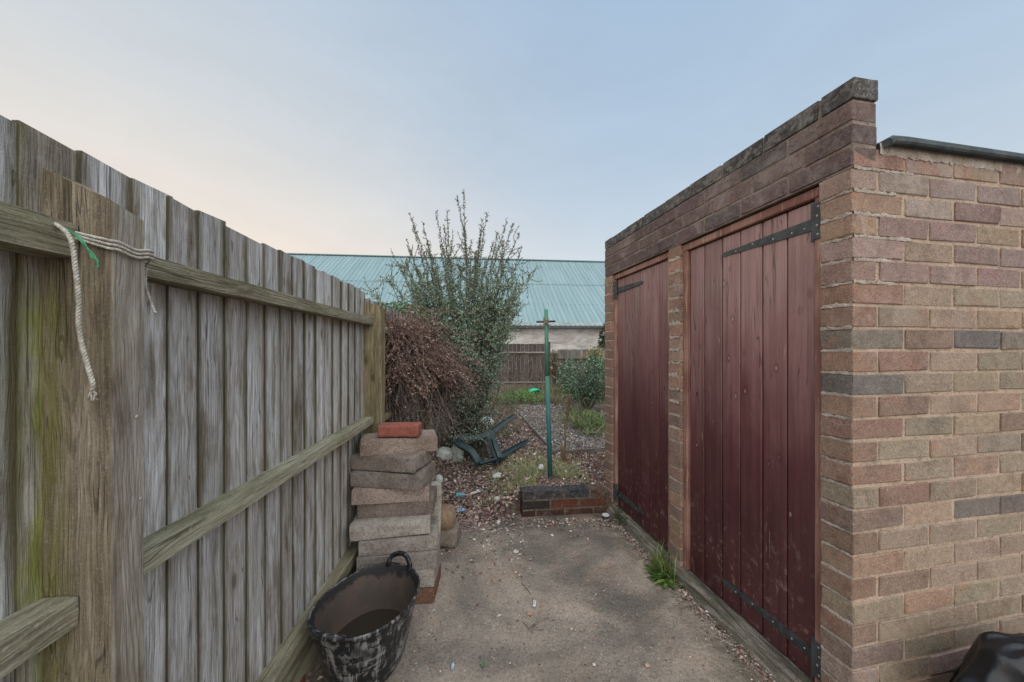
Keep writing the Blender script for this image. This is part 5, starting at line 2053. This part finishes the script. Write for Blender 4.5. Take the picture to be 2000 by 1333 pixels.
GR = [C(156, 168, 104), C(174, 182, 122), C(140, 154, 92), C(186, 186, 140), C(196, 188, 154), C(206, 198, 170)]


def grasses():
    pts = []
    while len(pts) < 520:
        x, y = RND.gauss(0.16, 0.17), RND.gauss(3.18, 0.32)
        if y < 2.86 or y > 4.1 or x < -0.3: continue
        if (x - 0.33) ** 2 + (y - 3.0) ** 2 < 0.02: continue
        pts.append((x, y, soil_z(x, y)))
    while len(pts) < 680:
        x, y = RND.gauss(0.46, 0.10), RND.gauss(3.3, 0.17)
        if y < 2.95: continue
        pts.append((x, y, soil_z(x, y)))
    blades('grass', 'pale green grass tufts round the washing line post', pts, 9, .03, .10, GR, 2.2, 0.06, droop=1.3)
    pts = []
    while len(pts) < 900:
        x = RND.uniform(-0.75, 3.2); y = RND.uniform(7.3, 10.8)
        if noise.noise(Vector((x * 1.3, y * 1.3, 4))) < -0.05 and RND.random() < 0.7: continue
        pts.append((x, y, soil_z(x, y)))
    blades('weeds', 'rough grass and weeds between the bed and back fences', pts, 8, .08, .26, [C(128, 132, 92), C(148, 146, 108), C(112, 116, 80), C(156, 142, 120), C(136, 122, 104)], 1.4, 0.06, droop=1.0)
    pts = []
    while len(pts) < 640:
        x = RND.gauss(-0.30, 0.22); y = RND.uniform(3.5, 8.5)
        if y < 4.8 and x > -0.3: continue
        pts.append((x, y, soil_z(x, y)))
    blades('weeds', 'thin dull weeds along the foot of the shrubs', pts, 6, .05, .16, [C(112, 122, 84), C(136, 136, 98), C(146, 130, 110), C(164, 150, 128)], 1.8, 0.06, droop=1.2)
    pts = []
    while len(pts) < 150:
        x, y = RND.gauss(1.22, 0.16), RND.gauss(5.5, 0.35)
        pts.append((x, y, soil_z(x, y)))
    blades('strap_leaves', 'long arching strap leaves below the evergreen bush', pts, 7, .16, .34, [C(112, 134, 84), C(136, 150, 100), C(96, 118, 76), C(168, 166, 122)], 2.2, 0.055, droop=1.6)


grasses()


def groundcover():
    pos, al, sz, cc = [], [], [], []
    for _ in range(1500):
        x, y = RND.gauss(0.18, 0.24), RND.gauss(8.1, 0.4)
        z = soil_z(x, y) + RND.uniform(.02, .16)
        pos.append((x, y, z)); al.append((RND.gauss(0, 1), RND.gauss(0, 1), .3)); sz.append(RND.uniform(.04, .09))
        c = RND.choice([C(116, 150, 84), C(138, 166, 104), C(98, 132, 74)]); k = RND.uniform(.75, 1.2)
        cc.append((c[0] * k, c[1] * k, c[2] * k))
    o = leaf_mesh('ground_cover', M['leaves'], pos, al, sz, 0.6, cc, nrm=[(0, 0, 1)] * len(pos))
    tag(o, 'bright green low leaves beside the turquoise scoop', kind='stuff')


groundcover()


def brambles():
    mb = MB()
    for k in range(46):
        x, y = RND.uniform(-0.6, 0.9), RND.uniform(8.8, 10.5)
        z = soil_z(x, y)
        h = RND.uniform(.4, 1.1)
        a = RND.uniform(0, 6.28)
        pts = spline([Vector((x, y, z)), Vector((x + .05, y, z + h * .7)) + vnoise(.04), Vector((x + math.cos(a) * .25, y + math.sin(a) * .2, z + h)), Vector((x + math.cos(a) * .5, y + math.sin(a) * .4, z + h * .75))], 4)
        tube(mb, pts, [0.006 - 0.0003 * i for i in range(len(pts))], 4)
    for k in range(110):
        x, y = RND.uniform(-0.6, 0.15), RND.uniform(4.6, 9.0)
        z = soil_z(x, y)
        h = RND.uniform(.12, .45)
        a = RND.uniform(0, 6.28)
        pts = spline([Vector((x, y, z)), Vector((x + .03, y, z + h * .7)) + vnoise(.03), Vector((x + math.cos(a) * .15, y + math.sin(a) * .15, z + h)), Vector((x + math.cos(a) * .3, y + math.sin(a) * .3, z + h * .7))], 4)
        tube(mb, pts, [0.004 - 0.0002 * i for i in range(len(pts))], 4)
    root = mb.build('brambles', M['twig_grey'])
    tag(root, 'bare arching bramble stems between the shrub and the brown fence', 'brambles', kind='stuff')


brambles()


def weed():
    base = G(1303, 1130, 0.0)
    mb = MB()
    GRN = [C(92, 122, 58), C(112, 142, 72), C(80, 108, 52), C(128, 154, 84)]
    for k in range(46):                                    # toothed rosette leaves
        a = RND.uniform(1.2, 5.6)
        L = RND.uniform(.07, .15)
        p = Vector((RND.gauss(0, .018), RND.gauss(0, .03), 0.0))
        h = RND.uniform(.35, 1.5)
        d = Vector((math.cos(a), math.sin(a), h)).normalized()
        s = Vector((-math.sin(a), math.cos(a), 0))
        n = 8
        vs, fs = [], []
        q = p.copy()
        for i in range(n + 1):
            t = i / n
            w = L * 0.13 * math.sin(math.pi * (0.12 + 0.86 * t)) * (1.0 if i % 2 else 0.55)
            vs += [q - s * w, q + Vector((0, 0, -w * .35)), q + s * w]
            d = (d + Vector((0, 0, -0.19)) + vnoise(.04)).normalized()
            q = q + d * L / n
            q.z = max(q.z, 0.006)
        for i in range(n):
            fs += [(i * 3, i * 3 + 1, i * 3 + 4, i * 3 + 3), (i * 3 + 1, i * 3 + 2, i * 3 + 5, i * 3 + 4)]
        c = RND.choice(GRN); kk = RND.uniform(.75, 1.25)
        mb.add(vs, fs, 0, (c[0] * kk, c[1] * kk, c[2] * kk, 1))
    root = mb.build('dandelion_weed', M['leaves'], loc=tuple(base + Vector((0.0, 0.0, 0.003))))
    tag(root, 'green dandelion and grass clump at the foot of the middle pier', 'weed')
    gb = MB()
    for _ in range(110):
        a = RND.uniform(0, 6.28)
        L = RND.uniform(.06, .17)
        p = Vector((RND.gauss(-0.005, .02), RND.gauss(0.05, .05), 0))
        d = Vector((math.cos(a) * .35 - .1, math.sin(a) * .35, 1)).normalized()
        s = Vector((-math.sin(a), math.cos(a), 0)) * 0.0022
        q1 = p + d * L * .6; q2 = q1 + (d + Vector((math.cos(a), math.sin(a), -.4)) * .6).normalized() * L * .4
        c = RND.choice(GRN + GR[:2]); kk = RND.uniform(.75, 1.2)
        gb.add([p - s, p + s, q1 + s * .8, q1 - s * .8, q2], [(0, 1, 2, 3), (3, 2, 4)], 0, (c[0] * kk, c[1] * kk, c[2] * kk, 1))
    gb.build('grass_blades', M['leaves'], root)
    b2 = G(1212, 1022, 0.0)
    pos, al, sz, cc = [], [], [], []
    for _ in range(420):
        pos.append((RND.gauss(0, .025), RND.gauss(0, .07), RND.uniform(.004, .06))); al.append((RND.gauss(0, 1), RND.gauss(0, 1), .5)); sz.append(RND.uniform(.008, .02))
        c = RND.choice([C(72, 92, 56), C(92, 106, 70), C(110, 120, 96)]); kk = RND.uniform(.7, 1.2)
        cc.append((c[0] * kk, c[1] * kk, c[2] * kk))
    o = leaf_mesh('small_weeds', M['leaves'], pos, al, sz, 0.5, cc, loc=tuple(b2))
    tag(o, 'small dark green weeds on the plinth beside the far pier', kind='stuff')


weed()


# ------------------------------------------------------------------ back fences
def back_fences():
    y = 10.9
    root = empty('brown_fence', (-1.2, y, 0.0))
    tag(root, 'dark brown close-boarded panel fence at the end of the garden', 'fence')
    zt = P(1000, 672, y).z
    zb = 0.20
    r = random.Random(2)
    me = []
    for i in range(4):
        mb = MB(); cbox(mb, (0, 0, 0), (0.118, 0.016, zt - zb), 0.002, 0.001, rnd=r); me.append(mb.mesh('board', M['brown_board']))
    x = 0.0
    while x < 2.26:
        o = link('board', r.choice(me), root, (x, r.uniform(-.003, .003), zb + r.uniform(-.006, .006)))
        o.rotation_euler = (0, 0, 0)
        x += 0.122
    for (z, m_) in ((P(1000, 689, y).z, 'grey_board'), (P(1000, 747, y).z, 'brown_board')):
        bm = rough_box((2.30, 0.045, 0.045), (20, 2, 2), 0.002, z, 0.003)
        o = bm_obj('rail', bm, M['edging'], root, loc=(0, -0.05, z - 0.02))
    bm = rough_box((2.30, 0.03, 0.14), (20, 2, 3), 0.002, 3, 0.003)
    bm_obj('gravel_board', bm, M['edging'], root, loc=(0, -0.004, 0.04))
    bm = rough_box((0.075, 0.075, zt + 0.06), (2, 2, 12), 0.002, 3, 0.004)
    bm_obj('post', bm, M['brown_board'], root, loc=(2.31, -0.03, 0.0))
    # grey fence turning towards the camera
    a = Vector((1.36, 10.95, 0)); b = Vector((3.6, 9.1, 0))
    L = (b - a).length
    root = empty('grey_fence', tuple(a), math.atan2(b.y - a.y, b.x - a.x))
    tag(root, 'silver grey board fence meeting the brown fence', 'fence')
    zt = P(1090, 683, 10.9).z
    me = []
    for i in range(4):
        mb = MB(); cbox(mb, (0, 0, 0), (0.094, 0.014, zt - 0.12), 0.002, 0.001, rnd=r); me.append(mb.mesh('board', M['grey_board']))
    x = 0.06
    while x < L:
        link('board', r.choice(me), root, (x, r.uniform(-.004, .004), 0.12 + r.uniform(-.012, .012)))
        x += 0.098
    for z in (P(1090, 699, 10.9).z, 0.42):
        bm = rough_box((L, 0.05, 0.05), (24, 2, 2), 0.002, z + 5, 0.003)
        bm_obj('rail', bm, M['edging'], root, loc=(0.02, -0.055, z - 0.025))
    for x in (0.42, 2.1):
        bm = rough_box((0.085, 0.085, zt - 0.02), (3, 3, 12), 0.002, x, 0.006)
        bm_obj('post', bm, M['grey_board'], root, loc=(x, -0.145, 0.0))


back_fences()


# ------------------------------------------------------------------ warehouse
def warehouse():
    tilt = 0.10
    o0 = Vector((0.0, 18.0, 0.1))
    root = empty('warehouse', tuple(o0), math.atan(tilt))
    tag(root, 'long warehouse with pale teal corrugated roof and grubby white wall', 'building')
    X0, X1 = -26.0, 15.0
    ze = P(1000, 633, 18.0).z - 0.1
    pitch = math.radians(34)
    slope = 9.3
    cs, sn = math.cos(pitch), math.sin(pitch)
    rib = 0.262
    # corrugated sheet: flat pans and narrow raised ribs
    mb = MB()
    prof = []
    x = X0
    while x < X1:
        prof += [(x, 0), (x + 0.165, 0), (x + 0.185, 0.035), (x + 0.225, 0.035), (x + 0.245, 0)]
        x += rib
    k = len(prof)
    for (d0, d1, lift) in ((-0.16, 5.1, 0.0), (5.0, slope, 0.022)):
        vs = [(px, d * cs - (pz + lift) * sn, ze + d * sn + (pz + lift) * cs) for d in (d0, d1) for (px, pz) in prof]
        mb.add(vs, [(i, i + 1, k + i + 1, k + i) for i in range(k - 1)])
    # rear pitch
    yr, zr = slope * cs, ze + slope * sn
    mb.add([(X0, yr + 0.02, zr), (X1, yr + 0.02, zr), (X1, yr * 2, ze), (X0, yr * 2, ze)], [(0, 1, 2, 3)])
    mb.build('roof', M['roof'], root)
    rc = MB()
    sweep(rc, [(X0 - .1, yr + 0.02, zr + 0.045), (X1 + .1, yr + 0.02, zr + 0.045)], 0.42, 0.07)
    rc.build('ridge_cap', M['roof'], root)
    fx = MB()
    x = X0 + 0.205
    while x < X1:
        for d in (2.2, 5.0, 7.8):
            c = (x, d * cs - 0.04 * sn, ze + d * sn + 0.04 * cs)
            box(fx, (c[0] - .02, c[1] - .02, c[2] - .02), (c[0] + .02, c[1] + .02, c[2] + .02))
        x += rib
    tag(fx.build('roof_fixings', M['roof_dark'], root), kind='stuff')
    gt = MB()
    sweep(gt, [(X0, -0.24, ze - 0.17), (X1, -0.24, ze - 0.17)], 0.16, 0.15)
    gt.build('gutter', M['gutter'], root)
    wb = MB()
    box(wb, (X0 + 0.2, 0.0, -0.3), (X1 - 0.2, 0.25, ze + 0.08))
    box(wb, (X0 + 0.2, 0.252, -0.3), (X0 + 0.45, yr * 2 - 0.2, ze))
    box(wb, (X1 - 0.45, 0.252, -0.3), (X1 - 0.2, yr * 2 - 0.2, ze))
    wb.build('wall', M['far_wall'], root)
    pl = MB()
    sweep(pl, [(X0 + .2, -0.03, 0.92), (X1 - .2, -0.03, 0.92)], 0.08, 0.16)
    pl.build('ledge', M['gutter'], root)


warehouse()


# ------------------------------------------------------------------ bags and litter
def crumple(name, label, cat, loc, size, mat, seed, amp=0.28, sub=4, flat=True, group=None, rot=0.0):
    bm = bmesh.new()
    bmesh.ops.create_icosphere(bm, subdivisions=sub, radius=1.0)
    for v in bm.verts:
        d = v.co.normalized()
        q = d * 1.6 + Vector((seed, seed * 1.3, seed * .7))
        r1 = 1 - abs(noise.noise(q)) * 2
        r2 = 1 - abs(noise.noise(q * 2.3 + Vector((5, 1, 2)))) * 2
        r3 = 1 - abs(noise.noise(q * 5.1 + Vector((2, 7, 1)))) * 2
        k = 1 + amp * (0.55 * r1 + 0.4 * r2 + 0.18 * r3)
        p = d * k
        v.co = Vector((p.x * size[0], p.y * size[1], p.z * size[2]))
    zmin = -0.55 * size[2]
    for v in bm.verts:
        if v.co.z < zmin: v.co.z = zmin + (v.co.z - zmin) * 0.06
    o = bm_obj(name, bm, mat, None, not flat, (loc[0], loc[1], loc[2] - zmin))
    o.rotation_euler = (0, 0, rot)
    tag(o, label, cat, group)
    return o


def bin_bag():
    r = random.Random(12)
    planes = []
    for _ in range(64):                                   # taut facets between the creases
        n = Vector((r.gauss(0, 1), r.gauss(0, 1), r.gauss(0, 1))).normalized()
        planes.append((n, r.uniform(0.78, 1.08)))
    bm = bmesh.new()
    bmesh.ops.create_icosphere(bm, subdivisions=6, radius=1.0)
    for v in bm.verts:
        d = v.co.normalized()
        q = d + noise.noise_vector(d * 1.7 + Vector((4, 2, 7))) * 0.12
        q.normalize()
        k = 1.15
        for n, h in planes:
            c = q.dot(n)
            if c > 0.2: k = min(k, h / c)
        f2 = abs(noise.noise(Vector((q.x * 3.6, q.y * 3.6, q.z * 2.0)) + Vector((8, 1, 3))))
        f3 = noise.noise(Vector((q.x * 8.0, q.y * 8.0, q.z * 3.0)) + Vector((2, 6, 9)))
        p = d * (k - 0.13 * math.sqrt(f2 * f2 + 0.001) + 0.018 * f3)
        v.co = Vector((p.x * 0.34, p.y * 0.215, p.z * 0.295))
        if v.co.z < -0.14: v.co.z = -0.14 + (v.co.z + 0.14) * 0.05
    o = bm_obj('bin_bag', bm, M['bag_black'], None, True, (1.612, 1.03, 0.15))
    tag(o, 'crumpled shiny black bin bag slumped against the brick end wall', 'bag')


bin_bag()
p = G(868, 895, soil_z(-0.72, 3.8) + .02)
crumple('plastic_bag', 'knotted milky plastic bag lying beside the fallen chair', 'bag', (p.x, p.y, soil_z(p.x, p.y)), (0.085, 0.075, 0.07), M['bag_clear'], 8.2, 0.35, 4, False)
p = P(893, 882, 3.95)
crumple('plastic_bag', 'limp clear plastic bag draped under the chair arm', 'bag', (p.x, p.y, soil_z(p.x, p.y)), (0.05, 0.06, 0.13), M['bag_clear'], 5.2, 0.45, 4, False, rot=0.6)
p = P(950, 803, 5.6)
crumple('plastic_bag', 'pale crumpled carrier bag among the weeds behind the chair', 'bag', (p.x, p.y, soil_z(p.x, p.y)), (0.085, 0.07, 0.07), M['bag_clear'], 2.7, 0.55, 4, False)
p = P(932, 808, 5.6)
crumple('plastic_scrap', 'flat scrap of white plastic next to the carrier bag', 'scrap', (p.x, p.y, soil_z(p.x, p.y)), (0.08, 0.05, 0.03), M['bag_clear'], 12.7, 0.4, 3, False)
p = P(857, 921, 3.35)
crumple('plastic_cup', 'crushed clear plastic cup on the soil near the block stack', 'cup', (p.x, p.y, soil_z(p.x, p.y)), (0.032, 0.032, 0.045), M['bag_clear'], 6.6, 0.3, 3, False)


def small_litter():
    def on(px, py, z=0.004):
        q = G(px, py, z)
        return q
    # white tube with cyan wrapper
    mb = MB()
    a = G(918, 964, 0.03); b = G(943, 957, 0.03)
    tube(mb, [a, b], 0.006, 8)
    tube(mb, [a + Vector((.004, -.02, 0)), b + Vector((.004, -.02, 0))], 0.005, 8)
    tag(mb.build('plastic_tube', M['white'], smooth=True), 'pair of thin white plastic tubes on the soil by the cyan wrapper', 'tube')
    q = G(899, 964, 0.03)
    crumple('wrapper', 'crumpled cyan and white wrapper on the soil', 'wrapper', (q.x, q.y, soil_z(q.x, q.y)), (0.035, 0.022, 0.016), M['cyan'], 4.4, 0.45, 3, False)
    q = G(900, 996, 0.01)
    crumple('wrapper', 'pale blue-white crushed packet at the edge of the concrete', 'wrapper', (q.x, q.y, max(0.0, soil_z(q.x, q.y))), (0.030, 0.022, 0.013), M['blue_wrap'], 9.4, 0.4, 3, False)
    q = G(973, 938, 0.03)
    crumple('wrapper', 'grey foil wrapper lying on the leaf litter', 'wrapper', (q.x, q.y, soil_z(q.x, q.y)), (0.045, 0.035, 0.022), M['bag_clear'], 7.4, 0.5, 3, False)
    q = G(972, 986, 0.01)
    crumple('stone', 'pale greenish stone in the leaves before the planter', 'stone', (q.x, q.y, max(0.0, soil_z(q.x, q.y))), (0.026, 0.02, 0.018), M['bag_clear'], 3.9, 0.15, 3, False)
    q = G(1057, 923, 0.15)
    crumple('paper_scrap', 'scrap of white paper in the grass beside the post', 'paper', (q.x, q.y, soil_z(q.x, q.y) + 0.03), (0.022, 0.015, 0.026), M['white'], 2.2, 0.4, 3, False)
    # bottle cap / lid at the planter end
    q = G(1183, 1004, 0.035)
    mb = MB()
    n = 24
    rings = [(0.0275, 0.0), (0.0275, 0.024), (0.0255, 0.028), (0.021, 0.026), (0.0, 0.025)]
    vs = [(r * math.cos(2 * math.pi * i / n), r * math.sin(2 * math.pi * i / n), z) for (r, z) in rings for i in range(n)]
    fs = [(k * n + i, k * n + (i + 1) % n, (k + 1) * n + (i + 1) % n, (k + 1) * n + i) for k in range(4) for i in range(n)]
    mb.add(vs, fs)
    for i, f in enumerate(mb.f): mb.m[i] = 0 if i < n else 1
    root = mb.build('lid', [M['iron'], M['white']], loc=(q.x, q.y, 0.002))
    tag(root, 'round pale lid lying where the planter meets the shed', 'lid')
    # white connector with two holes
    q = G(1044, 1182)
    mb = MB()
    cbox(mb, (-0.007, -0.019, 0), (0.007, 0.019, 0.008), 0.0012)
    root = mb.build('connector', M['white'], loc=(q.x, q.y, 0.004)); root.rotation_euler = (0, 0, math.radians(-8))
    tag(root, 'small white plastic connector block on the concrete', 'connector')
    mb = MB()
    for yy in (-0.007, 0.008):
        tube(mb, [(0, yy, 0.0072), (0, yy, 0.0086)], 0.0032, 8)
    mb.build('hole', M['dark'], root)
    q = G(942, 1301)
    mb = MB()
    vs = [(-.007, -.016, 0), (.004, -.019, .003), (.008, .014, .002), (-.003, .019, .004)]
    mb.add(vs + [(a, b, c + .0022) for a, b, c in vs], [(3, 2, 1, 0), (4, 5, 6, 7), (0, 1, 5, 4), (1, 2, 6, 5), (2, 3, 7, 6), (3, 0, 4, 7)])
    o = mb.build('green_shard', M['leaf_green'], loc=(q.x, q.y, 0.006)); o.rotation_euler = (0, 0, .35)
    tag(o, 'dull green sliver of leaf on the concrete near the tub', 'leaf')
    q = G(884, 1304)
    crumple('wrapper', 'tiny twisted blue and silver sweet wrapper on the concrete', 'wrapper', (q.x, q.y, 0.002), (0.0055, 0.014, 0.005), M['blue_wrap'], 1.4, 0.4, 3, False)
    # twigs in the middle of the slab
    mb = MB()
    for (x0, y0, x1, y1) in ((1030, 1232, 1072, 1208), (1022, 1218, 1040, 1240), (1035, 1234, 1062, 1233), (1018, 1140, 1036, 1162), (1040, 1222, 1052, 1216)):
        a, b = G(x0, y0), G(x1, y1)
        m = (a + b) / 2 + Vector((RND.uniform(-.006, .006), RND.uniform(-.006, .006), .006))
        tube(mb, spline([a + Vector((0, 0, .004)), m, b + Vector((0, 0, .006))], 3), 0.0016, 4)
    tag(mb.build('twigs', M['twig_grey']), 'few dry twigs lying in the middle of the concrete', kind='stuff')
    for (px, py, s, lbl, colr) in ((1034, 1200, .011, 'pinkish stone chip beside the white connector', C(176, 136, 118)), (1160, 1300, .006, 'white pebble on the concrete towards the brick pier', C(222, 214, 200)), (1264, 1302, .009, 'flat tan stone flake on the concrete near the big door', C(190, 158, 132)),
                                   (1008, 1080, .017, 'pale lime-like flake on the concrete below the planter', C(196, 196, 188)), (965, 1135, .012, 'light brown crumb of dry leaf on the concrete beside the stack', C(188, 164, 142)), (1116, 1230, .005, 'small pale pebble near the dry twigs', C(210, 196, 180))):
        q = G(px, py)
        bm = rough_box((s * 2, s * 1.7, s * .8), (4, 4, 3), s * .14, px, s * .3)
        o = bm_obj('stone_chip', bm, M['block'], None, True, (q.x - s, q.y - s, 0.002)); o.color = colr
        tag(o, lbl, 'stone', 'stone chips on the concrete')
    # loose brick on the ground next to the tub
    bm = rough_box((0.10, 0.20, 0.05), (6, 10, 3), 0.0018, 91, 0.006, 0.004)
    q = G(588, 1325)
    o = bm_obj('red_brick', bm, M['red_brick'], None, True, (q.x - 0.06, q.y - 0.12, -0.006)); o.color = C(130, 72, 58)
    o.rotation_euler = (0, 0, math.radians(8))
    tag(o, 'dark red brick on the ground between fence and tub', 'brick')


small_litter()


def scoop():
    q = P(1042, 764, 8.6)
    root_loc = (q.x, q.y, soil_z(q.x, q.y) + 0.10)
    mb = MB()
    n, m_ = 24, 8
    vs, fs = [], []
    for sgn, th in ((1, 0.0), (-1, 0.006)):
        for k in range(m_ + 1):
            e = math.pi / 2 * k / m_
            for i in range(n):
                a = 2 * math.pi * i / n
                vs.append(((0.165 - th) * math.cos(a) * math.cos(e), (0.105 - th) * math.sin(a) * math.cos(e), (0.115 - th) * math.sin(e)))
        o_ = 0 if sgn == 1 else (m_ + 1) * n
        for k in range(m_):
            for i in range(n):
                f = (o_ + k * n + i, o_ + k * n + (i + 1) % n, o_ + (k + 1) * n + (i + 1) % n, o_ + (k + 1) * n + i)
                fs.append(f if sgn == 1 else f[::-1])
    mb.add(vs, fs)
    root = mb.build('plastic_scoop', M['turquoise'], smooth=True, loc=root_loc)
    root.rotation_euler = (math.radians(-38), math.radians(-14), math.radians(14))
    tag(root, 'bright turquoise plastic scoop lying among low green leaves', 'scoop')
    rm = MB()
    pts = [(0.168 * math.cos(2 * math.pi * i / 32), 0.108 * math.sin(2 * math.pi * i / 32), 0.0) for i in range(33)]
    tube(rm, pts, 0.010, 6)
    rm.build('rim', M['turquoise'], root, smooth=True)
    hd = MB()
    sweep(hd, [(-0.155, -0.01, 0.0), (-0.22, -0.02, -0.02), (-0.30, -0.03, -0.05)], [0.05, 0.035, 0.02], 0.012)
    hd.build('handle', M['turquoise'], root)


scoop()
